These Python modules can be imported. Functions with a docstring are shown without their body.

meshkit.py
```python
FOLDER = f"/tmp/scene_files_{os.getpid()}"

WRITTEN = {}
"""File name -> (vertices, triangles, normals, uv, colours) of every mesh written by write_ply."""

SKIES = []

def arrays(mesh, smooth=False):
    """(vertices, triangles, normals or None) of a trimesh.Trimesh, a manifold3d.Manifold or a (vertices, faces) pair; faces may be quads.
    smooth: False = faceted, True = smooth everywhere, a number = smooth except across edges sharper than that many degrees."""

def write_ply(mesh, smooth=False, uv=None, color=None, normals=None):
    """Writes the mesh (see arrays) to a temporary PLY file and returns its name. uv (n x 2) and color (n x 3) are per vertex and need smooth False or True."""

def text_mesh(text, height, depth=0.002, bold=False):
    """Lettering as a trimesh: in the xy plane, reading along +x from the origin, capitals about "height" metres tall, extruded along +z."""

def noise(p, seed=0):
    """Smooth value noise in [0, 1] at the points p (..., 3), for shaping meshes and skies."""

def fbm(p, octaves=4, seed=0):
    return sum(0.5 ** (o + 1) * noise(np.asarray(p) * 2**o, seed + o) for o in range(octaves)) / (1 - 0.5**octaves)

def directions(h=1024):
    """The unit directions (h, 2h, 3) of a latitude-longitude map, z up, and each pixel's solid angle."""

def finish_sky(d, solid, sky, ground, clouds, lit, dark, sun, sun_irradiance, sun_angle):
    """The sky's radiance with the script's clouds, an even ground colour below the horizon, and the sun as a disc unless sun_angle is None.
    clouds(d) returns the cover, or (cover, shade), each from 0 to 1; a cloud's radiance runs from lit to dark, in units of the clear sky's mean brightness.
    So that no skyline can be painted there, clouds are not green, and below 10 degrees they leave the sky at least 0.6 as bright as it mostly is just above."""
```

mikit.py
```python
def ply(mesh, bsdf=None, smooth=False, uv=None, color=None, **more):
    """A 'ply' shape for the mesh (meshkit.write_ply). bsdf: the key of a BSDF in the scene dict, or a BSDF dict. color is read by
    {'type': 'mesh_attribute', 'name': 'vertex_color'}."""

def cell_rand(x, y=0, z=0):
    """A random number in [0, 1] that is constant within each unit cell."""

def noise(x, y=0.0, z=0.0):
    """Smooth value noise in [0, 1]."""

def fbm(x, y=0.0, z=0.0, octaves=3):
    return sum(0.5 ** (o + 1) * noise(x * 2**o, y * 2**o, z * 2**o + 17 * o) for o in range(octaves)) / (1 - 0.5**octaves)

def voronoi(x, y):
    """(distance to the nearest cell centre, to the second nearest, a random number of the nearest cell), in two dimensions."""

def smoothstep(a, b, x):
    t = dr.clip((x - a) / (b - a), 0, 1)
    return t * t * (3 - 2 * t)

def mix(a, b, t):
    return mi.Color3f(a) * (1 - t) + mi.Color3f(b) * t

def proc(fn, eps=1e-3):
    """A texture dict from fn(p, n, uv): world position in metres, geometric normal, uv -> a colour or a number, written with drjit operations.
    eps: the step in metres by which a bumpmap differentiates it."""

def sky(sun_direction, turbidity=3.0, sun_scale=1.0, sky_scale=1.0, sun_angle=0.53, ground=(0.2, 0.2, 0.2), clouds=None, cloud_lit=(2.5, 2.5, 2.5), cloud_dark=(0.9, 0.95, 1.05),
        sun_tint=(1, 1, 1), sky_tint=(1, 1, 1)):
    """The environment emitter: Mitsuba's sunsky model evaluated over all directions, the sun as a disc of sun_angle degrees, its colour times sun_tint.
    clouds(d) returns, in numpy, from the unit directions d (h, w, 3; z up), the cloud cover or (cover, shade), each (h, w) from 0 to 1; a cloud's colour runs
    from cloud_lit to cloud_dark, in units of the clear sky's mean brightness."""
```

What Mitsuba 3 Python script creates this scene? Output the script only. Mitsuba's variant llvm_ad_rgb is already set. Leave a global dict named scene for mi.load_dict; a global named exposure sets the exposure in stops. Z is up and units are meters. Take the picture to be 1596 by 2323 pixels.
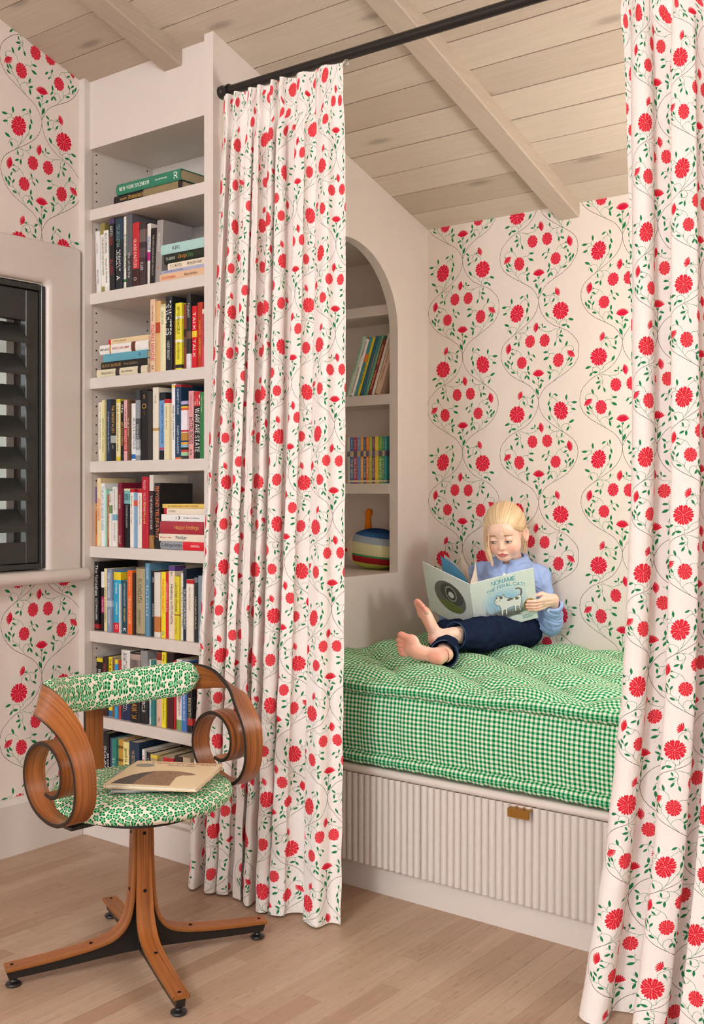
"""A reading nook: built-in bookcase, curtained alcove bed with a reading girl, bentwood chair."""
import math, random, numpy as np, trimesh, manifold3d, drjit as dr, mitsuba as mi, mikit, meshkit
from shapely.geometry import Polygon, LineString, Point
from manifold3d import Manifold, CrossSection
PI = math.pi
T = mi.ScalarTransform4f
scene, labels = {}, {}

# ------------------------------------------------------------------ camera, sky, exposure
YAW, CAM_Z = 0.658056, 1.2
FWD = np.array([-math.sin(YAW), math.cos(YAW), 0.0])
scene['camera'] = {'type': 'perspective', 'fov_axis': 'x', 'fov': math.degrees(2 * math.atan(798 / 2451.4)),
                   'principal_point_offset_y': (1161.5 - 1119.7) / 2323.0, 'near_clip': 0.05, 'far_clip': 300.0,
                   'to_world': T().look_at(origin=[0, 0, CAM_Z], target=[float(FWD[0]), float(FWD[1]), CAM_Z], up=[0, 0, 1])}
exposure = 0.0
SKY = (2.3, 2.4, 2.5)      # an even overcast sky; it fills the room through openings added behind the camera
scene['sky'] = {'type': 'constant', 'radiance': {'type': 'rgb', 'value': list(SKY)}}
LAMP = 39.0      # radiance of the added main light, an unseen hanging globe
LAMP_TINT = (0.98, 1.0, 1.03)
SCONCE = 74.0    # radiance of the reading lamp inside the alcove
SCONCE_TINT = (1.0, 0.96, 0.92)

# ------------------------------------------------------------------ helpers
def srgb(r, g, b):
    c = np.array([r, g, b], float) / 255
    return [float(x) for x in np.where(c <= 0.04045, c / 12.92, ((c + 0.055) / 1.055) ** 2.4)]

def rgb(c): return {'type': 'rgb', 'value': [float(x) for x in c]}

def bsdf_of(color, rough, spec, metallic=0.0):
    if metallic > 0: return {'type': 'principled', 'base_color': color, 'roughness': rough, 'specular': spec, 'metallic': metallic}
    if spec <= 0.25: return {'type': 'diffuse', 'reflectance': color}
    return {'type': 'roughplastic', 'diffuse_reflectance': color, 'alpha': rough * rough, 'int_ior': 1.3 + 0.4 * spec, 'nonlinear': False}

def plain(key, color, rough=0.5, spec=0.4, metallic=0.0):
    scene[key] = {'type': 'twosided', 'bsdf': bsdf_of(rgb(color), rough, spec, metallic)}
    return key

def proc_mat(key, fn, rough=0.5, spec=0.4):
    scene[key] = {'type': 'twosided', 'bsdf': bsdf_of(mikit.proc(fn), rough, spec)}
    return key

def n2(x, y):
    """Smooth value noise in two dimensions."""
    x, y = mi.Float(x), mi.Float(y)
    ix, iy = dr.floor(x), dr.floor(y)
    tx, ty = x - ix, y - iy
    tx, ty = tx * tx * (3 - 2 * tx), ty * ty * (3 - 2 * ty)
    a, b = mi.UInt32(mi.Int32(ix) + 1000000) * 374761393, mi.UInt32(mi.Int32(iy) + 1000000) * 668265263
    def h(v):
        v = (v ^ (v >> 13)) * 1274126177
        return mi.Float((v ^ (v >> 16)) & 0xFFFFFF) / 16777215.0
    return dr.lerp(dr.lerp(h(a + b), h(a + 374761393 + b), tx), dr.lerp(h(a + b + 668265263), h(a + 374761393 + b + 668265263), tx), ty)

def fb(x, y, octaves=2):
    return sum(0.5 ** (o + 1) * n2(x * 2 ** o + 37.0 * o, y * 2 ** o + 11.0 * o) for o in range(octaves)) / (1 - 0.5 ** octaves)

def add(key, mesh, bsdf, label=None, category=None, group=None, kind=None, smooth=False, **more):
    """One entry of the scene; a taken key gets the next number."""
    k, n = key, 0
    while k in scene:
        n += 1
        k = f'{key}_{n:03d}'
    scene[k] = mikit.ply(mesh, bsdf, smooth=smooth, **more) if not isinstance(mesh, dict) else {**mesh, **more}
    tag(k, label, category, group, kind)
    return k

def tag(k, label=None, category=None, group=None, kind=None):
    d = {n: v for n, v in (('label', label), ('category', category), ('group', group), ('kind', kind)) if v}
    if d: labels[k] = {**labels.get(k, {}), **d}

_names = set()
def name(base):
    k, n = base, 0
    while k in _names or k in scene:
        n += 1
        k = f'{base}_{n:03d}'
    _names.add(k)
    return k

def cat(ms): return trimesh.util.concatenate([m for m in ms])

def box(x0, x1, y0, y1, z0, z1, c=0.0):
    """An axis-aligned box with chamfered edges."""
    lo, hi = np.array([x0, y0, z0], float), np.array([x1, y1, z1], float)
    if c <= 0:
        m = trimesh.creation.box(extents=hi - lo)
        m.apply_translation((lo + hi) / 2)
        return m
    pts = []
    for s in np.ndindex(2, 2, 2):
        corner, sg = np.where(s, hi, lo), np.where(s, -1, 1)
        for k in range(3):
            o = np.full(3, c) * sg
            o[k] = 0
            pts.append(corner + o)
    return trimesh.convex.convex_hull(np.array(pts))

def moved(m, t=(0, 0, 0), rz=0.0, s=None):
    m = m.copy()
    if s is not None: m.apply_scale(s)
    if rz: m.apply_transform(trimesh.transformations.rotation_matrix(rz, [0, 0, 1]))
    m.apply_translation(t)
    return m

def prism(poly, h0, h1, frame):
    """Extrude a shapely polygon (a, b) from h0 to h1; frame maps (a, b, h) columns to the world axes."""
    m = trimesh.creation.extrude_polygon(poly, h1 - h0, engine='earcut')
    v = np.array(m.vertices); v[:, 2] += h0
    M = np.array(frame, float)
    f = np.array(m.faces)
    if np.linalg.det(M) < 0: f = f[:, ::-1]
    return trimesh.Trimesh(v @ M.T, f, process=False)

YZX = [[0, 0, 1], [1, 0, 0], [0, 1, 0]]     # a -> y, b -> z, h -> x
XZY = [[1, 0, 0], [0, 0, 1], [0, 1, 0]]     # a -> x, b -> z, h -> y
XYZ = [[1, 0, 0], [0, 1, 0], [0, 0, 1]]

def grid_mesh(P, closed_u=False):
    """P (nv, nu, 3) -> trimesh of quads."""
    nv, nu = P.shape[:2]
    idx = np.arange(nv * nu).reshape(nv, nu)
    if closed_u: idx = np.hstack([idx, idx[:, :1]])
    a, b, c, d = idx[:-1, :-1].ravel(), idx[:-1, 1:].ravel(), idx[1:, 1:].ravel(), idx[1:, :-1].ravel()
    return trimesh.Trimesh(P.reshape(-1, 3), np.vstack([np.stack([a, b, c], 1), np.stack([a, c, d], 1)]), process=False)

def catmull(p, n):
    p = np.asarray(p, float)
    q = np.vstack([2 * p[0] - p[1], p, 2 * p[-1] - p[-2]])
    out = []
    for i in range(1, len(q) - 2):
        t = np.linspace(0, 1, n, endpoint=False)[:, None]
        a, b, c, d = q[i - 1], q[i], q[i + 1], q[i + 2]
        out.append(0.5 * (2 * b + (c - a) * t + (2 * a - 5 * b + 4 * c - d) * t ** 2 + (3 * b - a - 3 * c + d) * t ** 3))
    return np.vstack(out + [p[-1:]])

def tube(points, r, sides=8, cap=True):
    p = np.asarray(points, float); r = np.broadcast_to(np.asarray(r, float), (len(p),))
    t = np.gradient(p, axis=0); t /= np.linalg.norm(t, axis=1, keepdims=True) + 1e-12
    a = np.cross(t[0], [0, 0, 1.0] if abs(t[0][2]) < 0.9 else [1.0, 0, 0]); rings = []
    for k in range(len(p)):
        a = a - t[k] * (a @ t[k]); a /= np.linalg.norm(a) + 1e-12
        b = np.cross(t[k], a); w = np.arange(sides) * 2 * PI / sides
        rings.append(p[k] + r[k] * (np.cos(w)[:, None] * a + np.sin(w)[:, None] * b))
    R = np.array(rings)
    if cap: R = np.concatenate([np.repeat(p[:1, None], sides, 1), R, np.repeat(p[-1:, None], sides, 1)])
    return grid_mesh(R, True)

def lathe(profile, seg=32):
    """profile of (r, z) turned about z."""
    w = np.arange(seg) * 2 * PI / seg
    pr = np.asarray(profile, float)
    P = np.stack([pr[:, :1] * np.cos(w), pr[:, :1] * np.sin(w), np.repeat(pr[:, 1:], seg, 1)], -1)
    return grid_mesh(P, True)

def man(m):
    m = m.copy(); m.merge_vertices()
    return Manifold(manifold3d.Mesh(np.asarray(m.vertices, np.float32), np.asarray(m.faces, np.uint32)))

def tri(M):
    m = M.to_mesh()
    return trimesh.Trimesh(m.vert_properties[:, :3], m.tri_verts, process=False)

# ------------------------------------------------------------------ the printed floral pattern (ogee vines, chrysanthemums)
# a tile is 335 x 379 mm; drawn in its own units, then every stroke, leaf and petal is one primitive of a table
TILE_W, TILE_H = 0.335, 0.379
def floral_table():
    prim = []                       # (cx, cy, angle, a, b, type, color): type 0 stroke, 1 leaf, 2 ellipse
    def m(x, y): return np.array([(x - 768) * 0.2424e-3, (y + 0.075 * (x - 768) - 110) * 0.2141e-3])
    def seg(p, q, b, col):
        d = q - p; L = np.hypot(*d)
        if L > 1e-6: prim.append((*(p + q) / 2, math.atan2(d[1], d[0]), L / 2 + b * 0.5, b, 0, col))
    def stroke(pts, b=0.00058, col=2):
        P = catmull(np.array([m(*p) for p in pts]), 4)
        for i in range(len(P) - 1): seg(P[i], P[i + 1], b, col)
    def leaf(x0, y0, x1, y1):
        p, q = m(x0, y0), m(x1, y1); d = q - p; L = np.hypot(*d)
        prim.append((*(p + q) / 2, math.atan2(d[1], d[0]), L * 0.53, L * 0.21, 1, 2))
    def flower(x, y, rx, ry, rot=0.0, rings=((0.83, 23), (0.6, 18), (0.39, 12), (0.2, 7))):
        c = m(x, y); k = 0.2275e-3; rx, ry = rx * k, ry * k; R = (rx + ry) / 2
        prim.append((*c, math.radians(rot), rx * 0.86, ry * 0.86, 2, 3))
        for r, n in rings:
            for j in range(n):
                w = 2 * PI * (j + r * 7) / n + 0.05 * math.sin(9 * j)
                o = np.array([rx * r * math.cos(w), ry * r * math.sin(w)]); t = math.radians(rot)
                o = np.array([o[0] * math.cos(t) - o[1] * math.sin(t), o[0] * math.sin(t) + o[1] * math.cos(t)])
                prim.append((*(c + o), math.atan2(o[1], o[0]), R * (0.155 if r > 0.3 else 0.12), min(R * 0.105, R * r * PI / n * 0.72), 2, 4))
    def fan(x, y, ang, L, spread, n=9, calyx=45, k=0.2275e-3):
        c = m(x, y); a0 = math.radians(ang)
        for ring, (r, cnt) in enumerate(((0.78, n), (0.5, n - 2), (0.3, n - 4))):
            for j in range(cnt):
                w = a0 + math.radians(spread) * (2 * j / (cnt - 1) - 1) if cnt > 1 else a0
                o = np.array([math.cos(w), math.sin(w)]) * L * k * r
                if ring == 0: prim.append((*(c + o * 0.62), w, L * k * 0.5, L * k * 0.1, 2, 3))
                prim.append((*(c + o), w, L * k * 0.2, L * k * 0.085, 2, 4))
        d = np.array([math.cos(a0), math.sin(a0)]) * k
        prim.append((*(c - d * calyx * 0.15), a0, calyx * k * 0.75, calyx * k * 0.36, 1, 2))
    main = ([(768, 110), (768, 170), (745, 280), (690, 400), (610, 500), (500, 600), (330, 735), (200, 850), (130, 950), (103, 1060), (110, 1170), (150, 1280), (240, 1410), (360, 1500), (515, 1580), (640, 1660), (720, 1770), (768, 1880)],
            [(768, 110), (770, 170), (790, 270), (830, 370), (890, 460), (960, 530), (1060, 590), (1170, 635), (1260, 680), (1350, 760), (1420, 850), (1448, 960), (1448, 1070), (1420, 1180), (1360, 1280), (1270, 1370), (1150, 1460), (1030, 1550), (900, 1650), (820, 1760), (768, 1880)])
    for p in main: stroke(p, 0.00072, 1)
    for p in ([(330, 735), (400, 640), (440, 540), (448, 460)], [(400, 640), (460, 560), (520, 450), (560, 370), (575, 310)], [(520, 450), (570, 415), (600, 430)], [(375, 680), (370, 610), (310, 585), (260, 600), (235, 640), (215, 685)], [(260, 600), (240, 560)],
              [(440, 190), (480, 140), (530, 95), (520, 55), (480, 40)], [(530, 95), (570, 85), (585, 50)], [(530, 95), (580, 135), (590, 170)], [(295, 270), (250, 220), (210, 215), (170, 235)], [(270, 240), (275, 200), (300, 150)], [(270, 265), (215, 285), (200, 340), (215, 400)],
              [(1130, 610), (1120, 560), (1080, 540), (1085, 480)], [(1080, 540), (1050, 490), (1020, 465), (940, 430)], [(1130, 600), (1125, 540), (1180, 490), (1230, 495), (1275, 480)], [(1230, 495), (1245, 530), (1240, 575)],
              [(1105, 175), (1100, 110), (1060, 70), (1010, 45), (1000, 10), (1040, 15)], [(1010, 45), (930, 50), (890, 90)], [(990, 55), (960, 110), (965, 150), (1000, 180), (990, 205)], [(960, 160), (920, 200)],
              [(775, 625), (820, 660), (900, 680), (990, 670), (1060, 640), (1130, 635)], [(825, 655), (835, 610), (860, 602)], [(990, 672), (950, 700), (920, 735)], [(330, 730), (400, 700), (500, 700), (550, 725), (575, 760)], [(500, 700), (560, 660), (590, 620), (635, 595)],
              [(430, 700), (465, 740), (460, 790), (430, 860)], [(460, 770), (420, 810), (370, 805), (330, 795)], [(1130, 640), (1090, 680), (1080, 740), (1085, 800), (1060, 880)], [(1085, 745), (1130, 720)], [(1085, 760), (1140, 805)],
              [(310, 990), (390, 1010), (440, 1045), (470, 1110)], [(390, 1015), (350, 1080), (280, 1105)], [(555, 1130), (600, 1095), (640, 1085), (680, 1090)], [(605, 1100), (615, 1140), (600, 1180)],
              [(515, 1580), (450, 1500), (400, 1440), (390, 1400), (300, 1340), (290, 1270)], [(300, 1335), (220, 1330), (190, 1270)], [(240, 1210), (265, 1240), (290, 1270)], [(360, 1410), (395, 1412)], [(400, 1430), (400, 1380), (412, 1330)],
              [(455, 1500), (460, 1440), (500, 1395), (540, 1400), (580, 1375)], [(540, 1400), (565, 1450)], [(765, 1500), (766, 1680), (768, 1880)], [(765, 1640), (730, 1600), (700, 1590)], [(770, 1570), (800, 1540), (830, 1500)],
              [(1030, 1545), (1130, 1430), (1165, 1350), (1150, 1290)], [(1165, 1370), (1220, 1290), (1250, 1230), (1250, 1180), (1235, 1155)], [(1250, 1250), (1300, 1215)], [(1235, 1285), (1290, 1275)], [(1130, 1430), (1100, 1380), (1040, 1355), (980, 1350), (930, 1305)], [(1040, 1355), (990, 1400), (975, 1430), (930, 1455)],
              [(1055, 1110), (1020, 1070), (960, 1075), (930, 1040), (945, 995)], [(960, 1075), (940, 1130)], [(1155, 1060), (1180, 990), (1230, 945), (1300, 930), (1350, 955), (1365, 1015)]):
        stroke(p)
    for l in ((500, 40, 440, 88), (565, 8, 580, 85), (580, 160, 605, 240), (580, 245, 562, 345), (600, 410, 565, 495), (115, 237, 205, 230), (290, 80, 300, 175), (135, 365, 210, 335), (165, 535, 250, 575), (250, 635, 290, 712),
              (890, 345, 940, 430), (1275, 470, 1362, 492), (1160, 582, 1245, 575), (1245, 575, 1295, 635), (835, 12, 895, 60), (872, 85, 875, 170), (1045, 100, 1005, 172), (860, 238, 925, 190), (830, 535, 835, 600), (845, 605, 905, 600),
              (582, 578, 570, 650), (365, 735, 380, 805), (325, 910, 395, 870), (420, 855, 420, 945), (1165, 655, 1140, 715), (1115, 750, 1195, 768), (1120, 810, 1158, 882), (1065, 860, 1040, 942), (280, 1050, 340, 1080), (280, 1105, 258, 1170),
              (585, 1020, 605, 1090), (665, 1082, 712, 1138), (620, 1150, 662, 1198), (170, 1210, 205, 1290), (220, 1250, 240, 1330), (215, 1185, 265, 1240), (320, 1205, 285, 1275), (285, 1392, 360, 1410), (590, 1280, 582, 1370), (580, 1378, 618, 1440),
              (565, 1445, 525, 1520), (570, 1455, 610, 1530), (658, 1535, 705, 1595), (795, 1535, 865, 1555), (820, 1590, 785, 1690), (722, 1680, 765, 1790), (1305, 1130, 1260, 1200), (1340, 1140, 1305, 1215), (1345, 1230, 1285, 1280),
              (955, 1265, 985, 1345), (915, 1382, 985, 1420), (975, 1435, 950, 1528), (850, 1050, 930, 1040), (852, 1180, 942, 1130), (1260, 855, 1228, 945)):
        leaf(*l)
    flower(388, 350, 130, 162, 20); flower(1145, 325, 150, 150)
    small = ((0.83, 21), (0.58, 16), (0.36, 10), (0.17, 5))
    for f in ((620, 850, 98, 112, 8), (873, 838, 98, 112, 8), (475, 1228, 98, 108, 0), (1107, 1185, 102, 122, 8)): flower(*f, small)
    fan(765, 610, 190, 100, 62); fan(285, 985, 192, 110, 60); fan(1345, 1032, 128, 105, 58, 8, 32); fan(765, 1475, -90, 125, 62, 10, 58); fan(1052, 12, -22, 95, 58, 8, 50)
    P = np.array(prim)
    up, dn = P.copy(), P.copy()
    for Q, s in ((up, -1), (dn, 1)):
        Q[:, 0] *= -1; Q[:, 2] = PI - Q[:, 2]; Q[:, 1] += s * TILE_H
    P = np.vstack([P, up, dn])
    order = np.argsort(np.where(P[:, 6] == 1, 0, np.where(P[:, 6] == 2, 1, np.where(P[:, 6] == 3, 2, 3))), kind='stable')
    P = P[order]
    ca, sa = np.cos(P[:, 2]), np.sin(P[:, 2])
    ex = np.hypot(P[:, 3] * ca, P[:, 4] * sa) * np.where(P[:, 5] == 0, 1.0, 1.0) + 1e-4
    ey = np.hypot(P[:, 3] * sa, P[:, 4] * ca) + 1e-4
    NX, NY, K = 112, 126, 6
    cells = [[] for _ in range(NX * NY)]
    sx, sy = TILE_W / NX, TILE_H / NY
    for i, p in enumerate(P):
        x0, x1 = (p[0] - ex[i] + TILE_W / 2) / sx, (p[0] + ex[i] + TILE_W / 2) / sx
        y0, y1 = (p[1] - ey[i]) / sy, (p[1] + ey[i]) / sy
        for cy in range(max(0, int(math.floor(y0))), min(NY - 1, int(math.floor(y1))) + 1):
            for cx in range(max(0, int(math.floor(x0))), min(NX - 1, int(math.floor(x1))) + 1):
                # does the cell touch the primitive?
                qx, qy = (cx + 0.5) * sx - TILE_W / 2 - p[0], (cy + 0.5) * sy - p[1]
                t, w = qx * ca[i] + qy * sa[i], -qx * sa[i] + qy * ca[i]
                g = 0.72 * math.hypot(sx, sy) / 1.0
                if abs(t) < p[3] + g and abs(w) < p[4] + g: cells[cy * NX + cx].append(i)
    over = max(len(c) for c in cells)
    tab = np.full((NX * NY, K), len(P), int)
    for i, c in enumerate(cells):
        c = c[-K:] if len(c) > K else c
        tab[i, :len(c)] = c
    A = np.zeros((len(P) + 1, 8))
    A[:-1] = np.stack([P[:, 0], P[:, 1], ca / P[:, 3], sa / P[:, 3], -sa / P[:, 4], ca / P[:, 4], P[:, 5], P[:, 6]], 1)
    A[-1, 0] = 99; A[-1, 2] = A[-1, 5] = 1
    return NX, NY, K, tab, A, (over, sum(len(c) > K for c in cells))

_NX, _NY, _K, _tab, _A, _over = floral_table()
_CELLS = mi.Float(np.ascontiguousarray(_A[_tab.ravel()].ravel()).astype(np.float32))
dr.eval(_CELLS)

def floral(u, v, base, ink):
    """u, v in metres of the print (v downwards); ink: colours of vine, green, light red, red."""
    i = dr.floor(u / TILE_W + 0.5)
    odd = dr.abs(i - 2 * dr.floor(i * 0.5)) > 0.5
    y = v - dr.select(odd, 0.1955, 0.0)
    k = dr.floor(y / TILE_H)
    flip = dr.abs(k - 2 * dr.floor(k * 0.5)) > 0.5
    x = u - i * TILE_W
    x = dr.select(flip, -x, x)
    y = y - k * TILE_H
    cx = dr.clip(mi.Int32(dr.floor((x / TILE_W + 0.5) * _NX)), 0, _NX - 1)
    cy = dr.clip(mi.Int32(dr.floor(y / TILE_H * _NY)), 0, _NY - 1)
    at = mi.UInt32(cy * _NX + cx) * (2 * _K)
    c = mi.Color3f(base)
    for j in range(_K):
        a4, b4 = dr.gather(mi.Vector4f, _CELLS, at + 2 * j), dr.gather(mi.Vector4f, _CELLS, at + (2 * j + 1))
        g = [a4.x, a4.y, a4.z, a4.w, b4.x, b4.y, b4.z, b4.w]
        dx, dy = x - g[0], y - g[1]
        t, w = dx * g[2] + dy * g[3], dr.abs(dx * g[4] + dy * g[5])
        mm = dr.maximum(1 - t * t, 0)
        lim = dr.select(g[6] < 0.5, 1.0, dr.select(g[6] < 1.5, mm, dr.sqrt(mm)))
        inside = (dr.abs(t) < 1) & (w < lim)
        col = dr.select(g[7] < 1.5, mi.Color3f(ink[0]), dr.select(g[7] < 2.5, mi.Color3f(ink[1]), dr.select(g[7] < 3.5, mi.Color3f(ink[2]), mi.Color3f(ink[3]))))
        c = dr.select(inside, col, c)
    return c
# ------------------------------------------------------------------ materials
CREAM = srgb(221, 212, 204)
INK_PAPER = [srgb(72, 52, 46), srgb(38, 118, 74), srgb(230, 104, 108), srgb(200, 30, 58)]
INK_LINEN = [srgb(52, 44, 56), srgb(44, 124, 80), srgb(238, 122, 120), srgb(212, 42, 60)]
plain('mat_paint', CREAM, 0.45, 0.35)
plain('mat_paint_satin', srgb(218, 208, 199), 0.35, 0.4)
proc_mat('mat_paper', lambda p, n, uv: floral(uv.x, uv.y, srgb(226, 215, 206), INK_PAPER), 0.7, 0.2)
def _linen(p, n, uv):
    weave = n2(uv.x * 1400, uv.y * 260) * 0.5 + n2(uv.x * 260 + 7, uv.y * 1400) * 0.5
    return floral(uv.x / 0.69, uv.y / 0.69, srgb(240, 234, 229), INK_LINEN) * (0.93 + 0.1 * weave)
proc_mat('mat_linen', _linen, 0.85, 0.15)
# boards carry (tone, seed) as uv, so that one material serves them all
def _floor(p, n, uv):
    sd = uv.y * 17.0
    x, y = p.x + sd, p.y + sd * 1.7
    g = fb(x * 150, y * 5.0, 2)
    wav = n2(x * 16, y * 2.2)
    ring = dr.abs(dr.sin((x * 42 + wav * 9) * 3.0))
    fleck = mikit.smoothstep(0.80, 0.92, n2(x * 320, y * 30)) * 0.16
    line = mikit.smoothstep(0.10, 0.0, ring) * 0.12 * mikit.smoothstep(0.45, 0.7, n2(x * 9 + 3, y * 1.3))
    c = mikit.mix(srgb(176, 143, 119), srgb(194, 166, 142), uv.x)
    return c * (0.92 + 0.15 * g) * (1 - line - fleck)
proc_mat('mat_floor', _floor, 0.45, 0.3)
def _limed(p, n, uv):
    lengthwise = uv.x > 1.5                                  # rafters run up the slope, boards across it
    a = dr.select(lengthwise, p.y, p.x) + uv.y * 2.3; b = dr.select(lengthwise, p.x + p.z, p.y) + uv.y * 0.71
    g = fb(a * 7, b * 260 + n2(a * 2, b * 9) * 4, 2)
    ca, cb = a * 2.1, b * 7.6
    ia, ib = dr.floor(ca), dr.floor(cb)
    d = dr.sqrt(dr.square(ca - ia - 0.25 - 0.5 * mikit.cell_rand(ia, ib, 1)) + dr.square(cb - ib - 0.25 - 0.5 * mikit.cell_rand(ia, ib, 2)))
    some = mikit.cell_rand(ia, ib, 3) > 0.62
    knot = dr.select(some, mikit.smoothstep(0.15, 0.03, d), 0.0)
    ring = dr.select(some, dr.abs(dr.sin(d * 60)) * mikit.smoothstep(0.25, 0.05, d), 0.0)
    t = dr.select(lengthwise, uv.x - 2.0, uv.x)
    c = mikit.mix(srgb(184, 170, 154), srgb(203, 191, 175), t)
    return c * (0.93 + 0.12 * g) * (1 - 0.26 * knot - 0.08 * ring)
proc_mat('mat_limed', _limed, 0.6, 0.2)
def toned(m, tone, seed): return np.tile([tone, seed], (len(m.vertices), 1))
def add_board(key, m, mat, tone, seed, label=None, kind=None):
    m = trimesh.Trimesh(m.vertices[m.faces.ravel()], np.arange(len(m.faces) * 3).reshape(-1, 3), process=False)
    return add(key, m, mat, label, kind=kind, uv=toned(m, tone, seed))
plain('mat_gap', srgb(70, 54, 42), 0.9, 0.1)
plain('mat_black', srgb(30, 28, 27), 0.4, 0.4)
plain('mat_shutter', srgb(56, 56, 53), 0.32, 0.5)
plain('mat_brass', srgb(176, 130, 62), 0.35, 0.5, metallic=0.85)
plain('mat_steel', srgb(190, 188, 184), 0.3, 0.5, metallic=0.9)
plain('mat_hole', srgb(40, 32, 28), 0.9, 0.1)

# ------------------------------------------------------------------ the setting
XL, XP, YF, YB, XR = -3.10, -2.435, 2.433, 3.652, -0.55       # left wall, alcove's left panel, front plane, back wall, alcove's right panel
def ceil_z(y): return 2.662 - 0.323 * (y - 2.432)
YRIDGE, YREAR, XRIGHT = -0.9, -3.6, 2.3

# floor: a slab, and strip planks that run towards the bed
add('floor', box(XL - 0.3, XRIGHT + 0.2, YREAR - 0.2, 3.9, -0.12, -0.0035), 'mat_gap', 'floor of narrow pale maple strips running towards the bed', kind='structure')
rnd = random.Random(11)
for k in range(int((1.3 - XL) / 0.057) + 1):
    x0 = XL + k * 0.057; y = -0.75 - rnd.random() * 1.1
    while y < 2.64:
        L = rnd.uniform(0.75, 1.75) if y < 0.9 else rnd.uniform(0.32, 1.1)
        y1 = min(y + L, 2.66)
        if y1 > 2.45: y1 = 2.66
        if y1 > -0.7:
            add_board('floor__plank', box(x0 + 0.0002, x0 + 0.0568, y + 0.0003, y1 - 0.0003, -0.018, 0.0, 0.0005), 'mat_floor', rnd.random(), rnd.random())
        y = y1
for y0, y1, x0, x1 in ((YREAR, -0.7, XL, XRIGHT), (-0.7, YF, 1.304, XRIGHT)):
    add_board('floor__far_boards', box(x0, x1, y0, y1, -0.02, -0.0005), 'mat_floor', 0.5, 0.3)

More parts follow.
